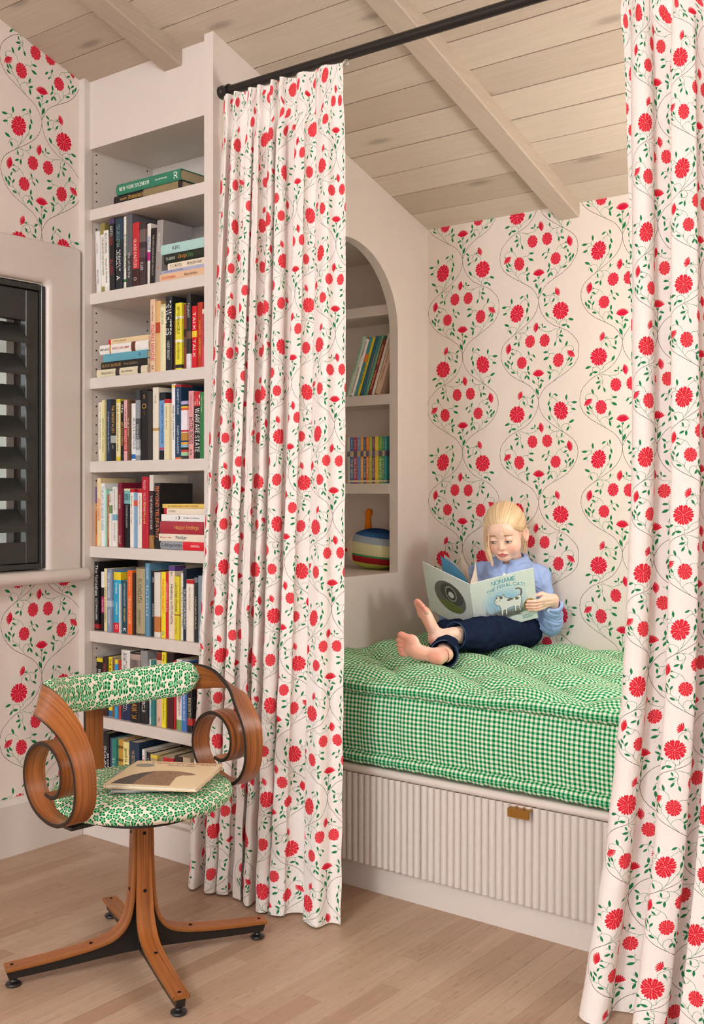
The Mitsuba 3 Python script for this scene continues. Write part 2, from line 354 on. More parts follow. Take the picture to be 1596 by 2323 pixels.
# ceiling: slab above, limed boards below, two rafters
def slope_prism(x0, x1, y0, y1, top, bottom, dz=0.0):
    pts = [(y0, ceil_z(y0) + bottom), (y1, ceil_z(y1) + bottom), (y1, ceil_z(y1) + top), (y0, ceil_z(y0) + top)]
    return prism(Polygon(pts), x0, x1, YZX)
add('ceiling', slope_prism(XL - 0.3, XRIGHT + 0.2, YRIDGE, 3.95, 0.16, 0.018), 'mat_gap', 'sloping ceiling of limed wooden boards', kind='structure')
rear = Polygon([(YRIDGE, ceil_z(YRIDGE)), (YREAR - 0.2, ceil_z(2.2)), (YREAR - 0.2, ceil_z(2.2) + 0.16), (YRIDGE, ceil_z(YRIDGE) + 0.16)])
add_board('ceiling__rear_slope', prism(rear, XL - 0.3, XRIGHT + 0.2, YZX), 'mat_limed', 0.5, 0.4)
rnd = random.Random(5)
for xa, xb, off in ((XL - 0.02, -2.645, 0.0), (-2.645, -0.2, 0.0)):
    for k in range(-26, 9):
        y0 = (2.6235 if xa > -3 else 2.6060) + 0.1303 * k; y1 = y0 + 0.1303
        gap = rnd.uniform(0.0012, 0.0028)
        if y0 < YRIDGE or y0 > 3.70: continue
        add_board('ceiling__plank', slope_prism(xa, xb, y0 + gap, y1 - gap, 0.017, 0.0 + rnd.uniform(0, 0.0008)), 'mat_limed', rnd.random(), rnd.random())
for k in range(-26, 9, 2):
    y0 = 2.6235 + 0.1303 * k
    if YRIDGE < y0 < 3.6: add_board('ceiling__plank', slope_prism(-0.2, XRIGHT + 0.1, y0 + 0.0015, y0 + 0.2606 - 0.0015, 0.017, 0.0), 'mat_limed', 0.5, rnd.random())
for i, (x0, x1, y1, dz, lab) in enumerate(((-2.689, -2.601, 2.47, 0.054, 'limed timber rafter ending above the bookcase'), (-1.853, -1.767, 3.66, 0.053, 'limed timber rafter crossing the ceiling above the bed'), (-0.93, -0.84, 3.66, 0.053, 'limed timber rafter hidden above the nearer curtain'))):
    c = 0.004
    sec = Polygon([(x0 + c, 0), (x1 - c, 0), (x1, c), (x1, dz + 0.02), (x0, dz + 0.02), (x0, c)])
    m = trimesh.creation.extrude_polygon(sec, 1.0, engine='earcut'); v = np.array(m.vertices)
    yy = YRIDGE + v[:, 2] * (y1 - YRIDGE)
    m = trimesh.Trimesh(np.stack([v[:, 0], yy, ceil_z(yy) - dz + v[:, 1]], 1), np.array(m.faces)[:, ::-1], process=False)
    add_board('ceiling_beam', m, 'mat_limed', 2.0 + 0.15 * i, 0.2 + 0.3 * i, lab, 'structure')

# walls; print walls carry uv in metres
def print_wall(key, pieces, uvf, bsdf, label):
    vs, fs, n = [], [], 0
    for m in pieces:
        m = trimesh.Trimesh(m.vertices[m.faces.ravel()], np.arange(len(m.faces) * 3).reshape(-1, 3), process=False)
        vs.append(m.vertices); fs.append(m.faces + n); n += len(m.vertices)
    v, f = np.vstack(vs), np.vstack(fs)
    return add(key, trimesh.Trimesh(v, f, process=False), bsdf, label, kind='structure', uv=uvf(v))
WY0, WY1, WZ0, WZ1 = 0.95, 2.283, 0.935, 1.918       # window hole in the left wall
hole = Polygon([(WY0, WZ0), (WY1, WZ0), (WY1, WZ1), (WY0, WZ1)])
gable = Polygon([(YREAR, 0), (YF + 1.3, 0), (YF + 1.3, ceil_z(YF + 1.3) + 0.05), (YRIDGE, ceil_z(YRIDGE) + 0.05), (YREAR, ceil_z(2.2) + 0.05)])
print_wall('wall_left', [prism(gable.difference(hole), XL - 0.25, XL, YZX)], lambda v: np.stack([v[:, 1] - 2.2765, 2.478 - v[:, 2]], 1), 'mat_paper', 'left wall papered with red flowers on green vines')
print_wall('wall_back', [box(-3.3, 0.2, YB, YB + 0.12, 0, 2.5)], lambda v: np.stack([v[:, 0] + 2.2700, 2.128 - v[:, 2]], 1), 'mat_paper', 'back wall of the alcove papered with red flowers on green vines')
# panel between bookcase and alcove, with the arched niche
arch = Polygon([(3.13 + 0.312 * math.cos(a), 1.83 + 0.312 * math.sin(a)) for a in np.linspace(0, PI, 49)] + [(2.818, 0.894), (3.442, 0.894)])
side = Polygon([(YF, 0), (YB, 0), (YB, ceil_z(YB)), (YF, ceil_z(YF))])
add('wall_alcove', prism(side.difference(arch), XP - 0.04, XP, YZX), 'mat_paint', 'cream side wall of the alcove with an arched niche opening', kind='structure')
add('wall_alcove_right', prism(side, XR, XR + 0.04, YZX), 'mat_paint', 'cream side wall at the other end of the alcove', kind='structure')
add('wall_front', prism(Polygon([(XR + 0.04, 0), (XRIGHT, 0), (XRIGHT, ceil_z(YF)), (XR + 0.04, ceil_z(YF))]), YF, YF + 0.1, XZY), 'mat_paint', 'cream wall beside the alcove', kind='structure')
wr = Polygon([(YREAR, 0), (YF + 0.1, 0), (YF + 0.1, ceil_z(YF)), (YRIDGE, ceil_z(YRIDGE)), (YREAR, ceil_z(2.2))])
add('wall_right', prism(wr.difference(Polygon([(-3.3, 0.08), (-1.4, 0.08), (-1.4, 2.6), (-3.3, 2.6)])), XRIGHT, XRIGHT + 0.2, YZX), 'mat_paint', 'cream right wall behind the camera', kind='structure')  # unseen opening added here too, kept small to limit its fill light
rw = Polygon([(XL, 0), (XRIGHT, 0), (XRIGHT, ceil_z(2.2)), (XL, ceil_z(2.2))]).difference(Polygon([(-2.9, 0.08), (2.1, 0.08), (2.1, 2.6), (-2.9, 2.6)]))  # wide opening added in the unseen rear wall to admit sky fill
add('wall_rear', prism(rw, YREAR - 0.2, YREAR, XZY), 'mat_paint', 'cream wall behind the camera with a wide opening added for sky light', kind='structure')
# baseboard on the left wall, its top edge bevelled
bb = Polygon([(XL, 0), (XL + 0.024, 0), (XL + 0.024, 0.168), (XL + 0.012, 0.184), (XL, 0.186)])
add('baseboard_left', prism(bb, YREAR, YF - 0.003, XZY), 'mat_paint', 'tall cream baseboard along the papered left wall', kind='structure', smooth=30)

# window casing: a soft-edged profile swept round the opening, three sides
prof = [(-0.02, -0.07), (-0.004, -0.03), (-0.001, -0.006)] + [(0.022 - 0.022 * math.cos(a), 0.004 + 0.020 * math.sin(a)) for a in np.linspace(0.15, PI / 2, 7)] + [(0.132, 0.026)] + [(0.132 + 0.009 * math.sin(a), 0.017 + 0.009 * math.cos(a)) for a in np.linspace(0.3, PI / 2, 4)] + [(0.141, -0.002)]
def casing_path(d):
    r = 0.018 + max(d, -0.015) * 0.35 if d < 0.1 else 0.012
    y0, y1, z1 = WY0 - d, WY1 + d, WZ1 + d
    arcs = [(y1, 0.936)] + [(y1 - r + r * math.cos(a), z1 - r + r * math.sin(a)) for a in np.linspace(0, PI / 2, 9)] + [(y0 + r - r * math.sin(a), z1 - r + r * math.cos(a)) for a in np.linspace(0, PI / 2, 9)] + [(y0, 0.936)]
    return np.array(arcs)
P = np.array([[(XL + h, y, z) for y, z in casing_path(d)] for d, h in prof])
add('trim_1', grid_mesh(P), 'mat_paint_satin', 'broad cream window casing with rounded inner edge', kind='structure', smooth=40)
nose = [(XL - 0.24, 0.898), (-3.045, 0.896)] + [(-3.045 + 0.022 * math.sin(a), 0.918 - 0.022 * math.cos(a)) for a in np.linspace(0, PI, 12)] + [(-3.045, 0.940), (XL - 0.24, 0.938)]
sill = prism(Polygon(nose), 0.80, 2.418, XZY)
end = lathe([(0.0, -0.022)] + [(0.022 * math.cos(a), 0.022 * math.sin(a)) for a in np.linspace(-PI / 2, PI / 2, 9)][1:-1] + [(0.0, 0.022)], 16)
add('trim_2', cat([sill, moved(end, (-3.045, 2.418, 0.918))]), 'mat_paint_satin', 'rounded cream window sill below the black shutters', kind='structure', smooth=40)

# window outside the shutters
wf = Polygon([(WY0 - 0.02, WZ0 - 0.02), (WY1 + 0.02, WZ0 - 0.02), (WY1 + 0.02, WZ1 + 0.02), (WY0 - 0.02, WZ1 + 0.02)])
panes = [(1.02, 1.575), (1.655, 2.205)]
for a, b in panes: wf = wf.difference(Polygon([(a, 1.0), (b, 1.0), (b, 1.86), (a, 1.86)]))
add('window_1', prism(wf, -3.34, -3.27, YZX), 'mat_black', 'dark framed casement window seen between the shutter louvres', kind='structure')
scene['mat_pane'] = {'type': 'thindielectric', 'int_ior': 1.5}
for a, b in panes:
    add('window_1__pane', box(a - 0.005, b + 0.005, 0.995, 1.865, -3.306, -3.302).apply_transform(np.array([[0, 0, 1, 0], [1, 0, 0, 0], [0, 1, 0, 0], [0, 0, 0, 1.0]])), 'mat_pane')
add('window_1__side_jamb', box(-3.27, -3.20, 2.205, 2.235, 0.96, 1.90), 'mat_paint')
for z in (1.72, 1.12):
    add('window_1__latch', cat([box(-3.265, -3.235, 2.13, 2.17, z - 0.035, z + 0.005, 0.004), tube([(-3.25, 2.15, z - 0.01), (-3.245, 2.12, z - 0.006), (-3.24, 2.06, z)], 0.009)]), 'mat_steel')
for key, m in (('jamb', box(-3.275, XL + 0.001, WY1 - 0.004, WY1 + 0.002, WZ0, WZ1)), ('jamb', box(-3.275, XL + 0.001, WY0 - 0.002, WY0 + 0.004, WZ0, WZ1)), ('head_lining', box(-3.275, XL + 0.001, WY0, WY1, WZ1 - 0.004, WZ1 + 0.002)), ('sill_lining', box(-3.275, XL + 0.001, WY0, WY1, WZ0 - 0.002, WZ0 + 0.004))):
    add('window_1__' + key, m, 'mat_paint')
# greenery outside
rg = np.random.RandomState(2); nl = 9000
c = np.stack([rg.uniform(-7.2, -4.6, nl), rg.uniform(1.4, 6.5, nl), 0.1 + 2.3 * rg.rand(nl) ** 0.8], 1)
c = c[(c[:, 2] < 1.75 + 0.6 * np.sin(c[:, 1] * 2.2) + 0.3 * np.sin(c[:, 1] * 5.1))]
a_, b_ = rg.randn(len(c), 3), rg.randn(len(c), 3); a_ /= np.linalg.norm(a_, axis=1, keepdims=True); b_ -= a_ * (a_ * b_).sum(1, keepdims=True); b_ /= np.linalg.norm(b_, axis=1, keepdims=True)
L_ = rg.uniform(0.05, 0.11, (len(c), 1))
V = np.stack([c - a_ * L_, c + b_ * L_ * 0.45, c + a_ * L_, c - b_ * L_ * 0.45], 1).reshape(-1, 3); q = np.arange(len(c))[:, None] * 4
plain('mat_leaf', srgb(138, 178, 112), 0.6, 0.2)
add('shrubbery', trimesh.Trimesh(V, np.vstack([q + [0, 1, 2], q + [0, 2, 3]]), process=False), 'mat_leaf', 'green garden shrubbery seen through the shutter louvers', 'shrubbery', kind='stuff')
add('ground_outside', box(-14, XL - 0.3, -6, 12, -0.4, -0.2), 'mat_leaf', 'green lawn outside the left window', kind='structure')
# ------------------------------------------------------------------ shutters in the left window
sh = name('window_shutter'); tag(sh, 'black louvered plantation shutter in the left window', 'shutter')
for a, b, c, d in ((0.955, 0.975, 0.945, 1.908), (2.266, 2.283, 0.945, 1.908)): add(sh + '__frame', box(-3.165, -3.088, a, b, c, d, 0.002), 'mat_shutter')
for c, d in ((0.945, 0.962), (1.891, 1.908)): add(sh + '__frame', box(-3.165, -3.088, 0.975, 2.266, c, d, 0.002), 'mat_shutter')
louver = prism(Polygon([(0.052 * math.cos(a), 0.006 * math.sin(a)) for a in np.linspace(0, 2 * PI, 16, endpoint=False)]), 0, 1, XZY)
louver.apply_transform(trimesh.transformations.rotation_matrix(math.radians(47.5), [0, 1, 0]))
for y0, y1 in ((0.977, 1.615), (1.621, 2.264)):
    for a, b in ((y0, y0 + 0.05), (y1 - 0.05, y1)): add(sh + '__stile', box(-3.132, -3.102, a, b, 0.964, 1.889, 0.002), 'mat_shutter')
    add(sh + '__rail', box(-3.132, -3.102, y0 + 0.05, y1 - 0.05, 1.785, 1.889, 0.002), 'mat_shutter')
    add(sh + '__rail', box(-3.132, -3.102, y0 + 0.05, y1 - 0.05, 0.964, 1.036, 0.002), 'mat_shutter')
    lv = mikit.ply(trimesh.Trimesh(louver.vertices * [1, y1 - y0 - 0.101, 1], louver.faces, process=False), 'mat_shutter', smooth=40)
    for k in range(7):
        add(sh + '__louver', lv, None, to_world=T().translate([-3.117, y0 + 0.0505, 1.742 - 0.1055 * k]))

# ------------------------------------------------------------------ built-in bookcase
YH, YBK = 2.457, 2.752
BX0, BX1 = -3.072, -2.475
bc = name('bookcase'); tag(bc, 'tall cream built-in bookcase with seven shelves of books', 'bookcase')
add(bc + '__stile', prism(Polygon([(YF, 0), (YH + 0.01, 0), (YH + 0.01, ceil_z(YH)), (YF, ceil_z(YF))]), XL, BX0 + 0.003, YZX), 'mat_paint')
add(bc + '__side_panel', box(XL, BX0, YH + 0.01, YBK, 0, 2.5), 'mat_paint')
add(bc + '__back_panel', box(XL, XP - 0.04, YBK, YBK + 0.015, 0, 2.55), 'mat_paint')
add(bc + '__header', prism(Polygon([(YH, 2.416), (YH + 0.02, 2.416), (YH + 0.02, ceil_z(YH + 0.02)), (YH, ceil_z(YH))]), BX0 + 0.003, BX1, YZX), 'mat_paint')
add(bc + '__top_panel', box(BX0, BX1, YH + 0.02, YBK, 2.416, 2.436), 'mat_paint')
SH = [2.203, 1.906, 1.608, 1.313, 1.014, 0.716, 0.418, 0.122]
for z in SH: add(bc + '__shelf', box(BX0, BX1, YH, YBK, z - 0.039 if z > 0.2 else 0.107, z, 0.0012), 'mat_paint')
add(bc + '__base_panel', box(BX0, BX1, YF + 0.002, YH + 0.015, 0, 0.107, 0.001), 'mat_paint')
dots = []
for x, sgn in ((BX0 + 0.0006, 1), (BX1 - 0.0006, -1)):
    for y in (2.487, 2.725):
        z = 2.404
        while z > 0.2:
            if min(abs(z - (s - 0.02)) for s in SH) > 0.03:
                dots.append(moved(trimesh.creation.cylinder(radius=0.0028, height=0.001, sections=8).apply_transform(trimesh.transformations.rotation_matrix(PI / 2, [0, 1, 0])), (x, y, z)))
            z -= 0.0331
add(bc + '__pin_hole', cat(dots), 'mat_hole', 'dark shelf pin holes', kind='stuff')

# niche cupboard behind the arch
nk = name('niche_shelving'); tag(nk, 'cream shelving seen through the arched niche', 'shelving')
add(nk + '__back_panel', box(-3.0, XP - 0.04, 3.640, 3.651, 0.85, 2.2), 'mat_paint')
add(nk + '__side_panel', box(-3.02, -3.0, 2.775, 3.640, 0.85, 2.2), 'mat_paint')
add(nk + '__front_panel', box(-3.0, XP - 0.04, 2.77, 2.785, 0.85, 2.2), 'mat_paint')
add(nk + '__floor_panel', box(-3.0, XP - 0.04, 2.785, 3.640, 0.856, 0.894), 'mat_paint')
add(nk + '__top_panel', box(-3.0, XP - 0.04, 2.785, 3.640, 2.165, 2.19), 'mat_paint')
for z in (1.945, 1.592, 1.240): add(nk + '__shelf', box(-3.0, XP - 0.0405, 3.442, 3.640, z - 0.041, z, 0.0012), 'mat_paint')

# ------------------------------------------------------------------ bed base with fluted drawers
bd = name('bed_base'); tag(bd, 'cream bed base with fluted drawer fronts under the mattress', 'bed base')
add(bd + '__kick_board', box(XP, XR, 2.617, 2.64, 0, 0.092), 'mat_paint')
add(bd + '__platform', box(XP, XR, 2.617, YB, 0.345, 0.383), 'mat_paint')
nosing = Polygon([(2.625, 0.359)] + [(2.592 - 0.0125 * math.sin(a), 0.3715 - 0.0125 * math.cos(a)) for a in np.linspace(0, PI, 12)] + [(2.625, 0.384)])
add(bd + '__top_rail', prism(nosing, XP, XR, YZX), 'mat_paint', smooth=40)
FR = [(-2.434, -1.7585), (-1.7555, -1.0795), (-1.0765, -0.552)]
w = np.linspace(0, PI, 8)
hp = Polygon([(0.0106 * math.cos(a), 0.0106 * math.sin(a) * 0.95) for a in w])
fl = trimesh.creation.extrude_polygon(hp, 0.268, engine='earcut')
flute = mikit.ply(trimesh.Trimesh(np.asarray(fl.vertices) * [1, -1, 1], np.asarray(fl.faces)[:, ::-1], process=False), 'mat_paint', smooth=50)
for a, b in FR:
    df = add(bd + '__drawer_front', box(a, b, 2.599, 2.617, 0.088, 0.357), 'mat_paint')
    n = int(round((b - a) / 0.0225))
    for k in range(n): add(df + '__flute', flute, None, to_world=T().translate([a + (k + 0.5) * (b - a) / n, 2.599, 0.0885]))
    if a == FR[1][0]:
        add(df + '__handle', cat([box(-1.455, -1.390, 2.572, 2.596, 0.347, 0.351, 0.0008), box(-1.455, -1.390, 2.568, 2.573, 0.327, 0.351, 0.001)]), 'mat_brass', 'brass edge pull')

# ------------------------------------------------------------------ mattress
GR, GM, GW = srgb(12, 116, 66), srgb(118, 186, 142), srgb(240, 232, 214)
def _gingham(p, n, uv):
    a, b = uv.x / 0.0135, uv.y / 0.0135
    a, b = a - dr.floor(a), b - dr.floor(b)
    s = mikit.smoothstep(0.0, 0.06, a) * mikit.smoothstep(0.54, 0.48, a)
    t = mikit.smoothstep(0.0, 0.06, b) * mikit.smoothstep(0.54, 0.48, b)
    th = 0.94 + 0.1 * n2(uv.x * 2600, uv.y * 2600)
    return (mi.Color3f(GW) * (1 - s) * (1 - t) + mi.Color3f(GM) * (s * (1 - t) + t * (1 - s)) + mi.Color3f(GR) * s * t) * th
proc_mat('mat_gingham', _gingham, 0.85, 0.15)
mt = name('mattress'); tag(mt, 'thick tufted mattress in green gingham on the bed base', 'mattress')
MX0, MX1, MY0, MY1 = XP + 0.004, XR - 0.004, 2.590, YB - 0.002
def tuft(x, y):
    a, b = (x - 0.04) / 0.30, (y - 2.585) / 0.265
    p, q = a + b, a - b
    dome = np.abs(np.sin(PI * p) * np.sin(PI * q)) ** 0.55
    pit = 0
    i, j = np.round(p), np.round(q)
    px, py = (i + j) / 2 * 0.30, (i - j) / 2 * 0.265
    r = np.hypot(a * 0.30 - px, b * 0.265 - py)
    return 0.031 * dome - 0.018 * np.exp(-(r / 0.035) ** 2)
def edge_fall(x, y):
    d = np.minimum(np.minimum(y - MY0, 0.3), np.minimum(np.minimum(x - MX0, MX1 - x), np.minimum(MY1 - y, 0.3)))
    return np.clip(d / 0.10, 0, 1)
def bed_z(x, y):
    f = edge_fall(x, y); f = f * f * (3 - 2 * f)
    return 0.626 + f * (0.002 + tuft(x, y)) + 0.004 * f * np.clip((y - MY0) / 0.8, 0, 1)
gx, gy = np.linspace(MX0, MX1, 300), np.linspace(MY0 + 0.012, MY1, 170)
X, Y = np.meshgrid(gx, gy)
Z = bed_z(X, Y)
# the cloth's own coordinates follow the pillows' slopes, so that the checks bend over them
du = np.cumsum(np.hypot(np.gradient(Z, axis=1), np.gradient(X, axis=1)), 1); dv = np.cumsum(np.hypot(np.gradient(Z, axis=0), np.gradient(Y, axis=0)), 0)
add(mt + '__top_panel', grid_mesh(np.stack([X, Y, Z], -1)), 'mat_gingham', smooth=True, uv=np.stack([du.ravel(), dv.ravel()], 1))
zz = np.linspace(0.405, 0.612, 40); X, Zf = np.meshgrid(np.linspace(MX0, MX1, 260), zz)
t = (Zf - 0.405) / 0.207
Yf = MY0 + 0.012 - 0.016 * np.sin(PI * t) ** 0.6 - 0.0022 * np.sin(X * 48 + 0.8 * np.sin(X * 11)) * np.sin(PI * t) - 0.0012 * np.sin(X * 131)
uu = X + 0.0016 * np.sin(X * 48)
add(mt + '__side_panel', grid_mesh(np.stack([X, Yf, Zf], -1)), 'mat_gingham', smooth=True, uv=np.stack([uu.ravel(), Zf.ravel() * 1.05 + 0.003 * np.sin(X.ravel() * 5)], 1))
def roll(zc, r, fl_):
    xs = np.linspace(MX0, MX1, 420)
    rr = r * (1 + 0.07 * np.sin(xs * 95 + 2 * np.sin(xs * 21)) + 0.05 * np.sin(xs * 223))
    zz_ = zc + (0.004 * np.sin(xs * 4.3 + fl_) + 0.002 * np.sin(xs * 17)) * (0.35 if zc < 0.5 else 1)
    w = np.linspace(0, 2 * PI, 15)[:-1]
    P = np.stack([np.repeat(xs[:, None], 14, 1), MY0 + 0.005 - rr[:, None] * np.cos(w), zz_[:, None] + rr[:, None] * np.sin(w) * 1.02], -1)
    m = grid_mesh(np.concatenate([P, P[:, :1]], 1))
    uvv = np.stack([np.repeat(xs[:, None], 15, 1).ravel(), np.tile(np.linspace(0, 2 * PI * r, 15), len(xs))], 1)
    return m, uvv
for zc, r, f_ in ((0.624, 0.0185, 0.3), (0.408, 0.0185, 1.6)):
    m, uvv = roll(zc, r, f_)
    add(mt + '__rolled_edge', m, 'mat_gingham', smooth=True, uv=uvv)
add(mt + '__core', box(MX0 + 0.005, MX1 - 0.005, MY0 + 0.03, MY1 - 0.005, 0.3850, 0.60), 'mat_gingham', uv=np.zeros((8, 2)))

# ------------------------------------------------------------------ curtain rod and curtains
rod = name('curtain_rod'); tag(rod, 'black curtain rod across the front of the alcove', 'curtain rod')
def rodz(x): return 2.476 - 0.008 * (x - XP)
add(rod + '__pole', tube([(XP + 0.02, 2.47, rodz(XP)), (XR - 0.02, 2.47, rodz(XR))], 0.0155, 20), 'mat_black', smooth=40)
for x, s in ((XP, 1), (XR, -1)):
    m = lathe([(0, 0), (0.021, 0), (0.021, 0.014), (0.0185, 0.017), (0.0185, 0.03), (0.0205, 0.032), (0.0205, 0.038), (0.0, 0.04)], 24)
    m.apply_transform(trimesh.transformations.rotation_matrix(s * PI / 2, [0, 1, 0]))
    add(rod + '__end_socket', moved(m, (x, 2.47, rodz(x))), 'mat_black', smooth=30)

def curtain(key, label, x0f, x1f, yf, ztop, zbot, n, seed, u0, v0, amp, lean_x=None, depth_phase=0.0, print_len=None, weights=None, nu=700, nv=130):
    rs = np.random.RandomState(seed)
    s = np.linspace(0, 1, nu * 3)
    jit = np.cumsum(weights if weights is not None else 0.55 + rs.rand(n + 1)); jit = (jit - jit[0]) / (jit[-1] - jit[0])
    ph = np.interp(s, jit, np.arange(n + 1)) * 2 * PI                       # uneven fold spacing
    am = np.interp(s, np.linspace(0, 1, n + 1), 0.65 + 0.6 * rs.rand(n + 1))
    ph2 = rs.rand(4) * 6
    rows, uvs = [], []
    for k in range(nv):
        t = k / (nv - 1)
        z = ztop(s) * (1 - t) + (zbot + 0 * s) * t
        d = (ztop(s) - z)
        pin = np.exp(-((d - 0.10) / 0.045) ** 2)                             # pinch pleats a hand below the hem
        A = amp[0] + (amp[1] - amp[0]) * t ** 0.8
        A = A * am * (1 - 0.45 * pin) * (1 - 0.35 * np.exp(-(d / 0.05) ** 2))
        drift = 0.35 * np.sin(2.1 * t + ph2[0] + 5 * s) * t
        th = ph + depth_phase + drift
        fing = np.exp(-(d / 0.16) ** 2)
        X = x0f(t) + (x1f(t) - x0f(t)) * s + (0.40 * A) * np.sin(2 * th + 0.5) * (1 - 0.5 * fing) + 0.006 * np.sin(ph * 0.5 + 3 * t)
        Y = yf(t) + A * np.cos(th) + 0.22 * A * np.cos(2.3 * ph + ph2[1]) + 0.010 * t * np.sin(7 * s + ph2[2] + 3 * t) - 0.35 * A * fing * np.abs(np.sin(1.5 * th))
        Y = Y + 0.002 * np.sin(40 * d + 9 * s) * t
        L = np.concatenate([[0], np.cumsum(np.hypot(np.diff(X), np.diff(Y)))])
        q = np.linspace(0, L[-1], nu)
        f = np.interp(q, L, s)
        rows.append(np.stack([np.interp(q, L, X), np.interp(q, L, Y), np.interp(f, s, z)], -1))
        uvs.append((np.linspace(0, 1, nu), L[-1], np.interp(f, s, d)))
    Lm = print_len or np.median([l for _, l, _ in uvs])
    UV = np.concatenate([np.stack([u0 + a * Lm, v0 + d], 1) for a, _, d in uvs])
    root = name(key); tag(root, label, 'curtain')
    m = grid_mesh(np.array(rows))
    add(root + '__drop', m, 'mat_linen', smooth=True, uv=UV)
    rows = np.array(rows)
    for k in range(12):
        p = rows[0, int((k + 0.5) / 12 * nu)]
        add(root + '__hook', tube([(p[0], p[1], p[2] - 0.004), (p[0], 2.47, p[2] + 0.004), (p[0], 2.47, rodz(p[0]) - 0.0150)], 0.0012, 5), 'mat_steel')
    return root, rows
lin = lambda a, b: (lambda t: a + (b - a) * t)
c1, R1 = curtain('curtain', 'floral linen curtain gathered beside the bookcase', lin(-2.418, -2.425), lin(-1.935, -1.858), lambda t: 2.452 - 0.105 * t ** 1.2 - 0.02 * t, lambda s: 2.452 - 0.0045 * s, 0.006, 8, 3, 0.0, 0.0, (0.019, 0.036), weights=np.array([0, 0.9, 0.7, 0.8, 0.6, 0.9, 0.7, 1.2, 1.7]))
def rx0(t): return float(np.interp(t, [0, 0.25, 0.5, 0.7, 0.85, 1.0], [-1.085, -1.07, -1.055, -1.06, -1.085, -1.13]))
c2, R2 = curtain('curtain', 'floral linen curtain hanging at the other end of the alcove', rx0, lin(-0.59, -0.60), lambda t: 2.445 - 0.03 * t - 0.09 * t ** 3, lambda s: 2.4465 - 0.003 * s, 0.004, 6, 8, 0.03, 0.05, (0.026, 0.052))
ring = name('curtain_ring')
m = trimesh.creation.torus(major_radius=0.009, minor_radius=0.0022, major_sections=20, minor_sections=8)
m.apply_transform(trimesh.transformations.rotation_matrix(PI / 2, [1, 0, 0]))
add(ring, moved(m, (-1.925, 2.462, 2.446)), 'mat_steel', 'small silver ring under the curtain rod', 'ring', smooth=True)
# ------------------------------------------------------------------ books: one coloured print material, geometry in millimetres of the shelf
_vc = {'type': 'mesh_attribute', 'name': 'vertex_color'}
scene['mat_print'] = {'type': 'twosided', 'bsdf': {'type': 'principled', 'base_color': _vc, 'roughness': 0.4, 'specular': 0.4}}
scene['mat_page'] = {'type': 'twosided', 'bsdf': bsdf_of(_vc, 0.9, 0.1)}
def hexc(h): return srgb(int(h[0:2], 16), int(h[2:4], 16), int(h[4:6], 16))
class Paint:
    """Collects meshes with one colour each into a single mesh with vertex colours."""
    def __init__(self): self.m, self.c = [], []
    def put(self, mesh, col):
        self.m.append(mesh); self.c.append(np.tile(hexc(col) if isinstance(col, str) else col, (len(mesh.vertices), 1)))
        return self
    def done(self, key, mat='mat_print', M=None, **kw):
        v = np.vstack([np.asarray(x.vertices) for x in self.m]); f, n = [], 0
        for x in self.m: f.append(np.asarray(x.faces) + n); n += len(x.vertices)
        if M is not None: v = v @ M[:3, :3].T + M[:3, 3]
        return add(key, trimesh.Trimesh(v, np.vstack(f), process=False), mat, color=np.vstack(self.c), **kw)
_glyphs = {}
def _glyph(c):
    if c not in _glyphs:
        m = meshkit.text_mesh(c, 1.0, 1.0); v = np.array(m.vertices); x0 = v[:, 0].min()
        v[:, 0] -= x0
        _glyphs[c] = (v, np.asarray(m.faces), v[:, 0].max())
    return _glyphs[c]
def lettering(txt, length, height, depth=0.0004):
    """Lettering set glyph by glyph and fitted to length x height, from the origin along +x, +y up."""
    vs, fs, n, x = [], [], 0, 0.0
    for c in txt:
        if c == ' ': x += 0.36; continue
        v, f, wd = _glyph(c)
        vs.append(v + [x, 0, 0]); fs.append(f + n); n += len(v); x += wd + 0.13
    v, f = np.vstack(vs), np.vstack(fs)
    lo, hi = v.min(0), v.max(0)
    if lo[1] > -0.05: lo[1] = min(lo[1], 0.0)
    asp = (hi[0] - lo[0]) / max(hi[1] - lo[1], 1e-9)
    v = (v - lo) / np.maximum(hi - lo, 1e-9)
    h = min(height, length / asp * 2.2)
    return trimesh.Trimesh(v * [length, h, depth] + [0, (height - h) / 2, 0], f, process=False)
def book_cover(w, h, d, soft):
    """A closed book, spine in the plane y = 0 facing -y, x across the spine, z up: cover (spine and boards)."""
    t = 0.0009 if soft else 0.0024
    n = 7; b = 0.10 * w if not soft else 0.04 * w
    arc = [(x, -b * (1 - (2 * x / w - 1) ** 2)) for x in np.linspace(0, w, n)]
    inner = [(x, -b * (1 - (2 * x / w - 1) ** 2) + t) for x in np.linspace(w - t, t, n)]
    pl = Polygon(arc + [(w, d), (w - t, d)] + inner + [(t, d), (0, d)])
    return prism(pl.buffer(0), 0, h, XYZ), t, b
FLAT = np.array([[0, 0, 1.0, 0], [0, 1, 0, 0], [-1, 0, 0, 0], [0, 0, 0, 1]])      # z (the spine's length) -> x, x (thickness) -> -z
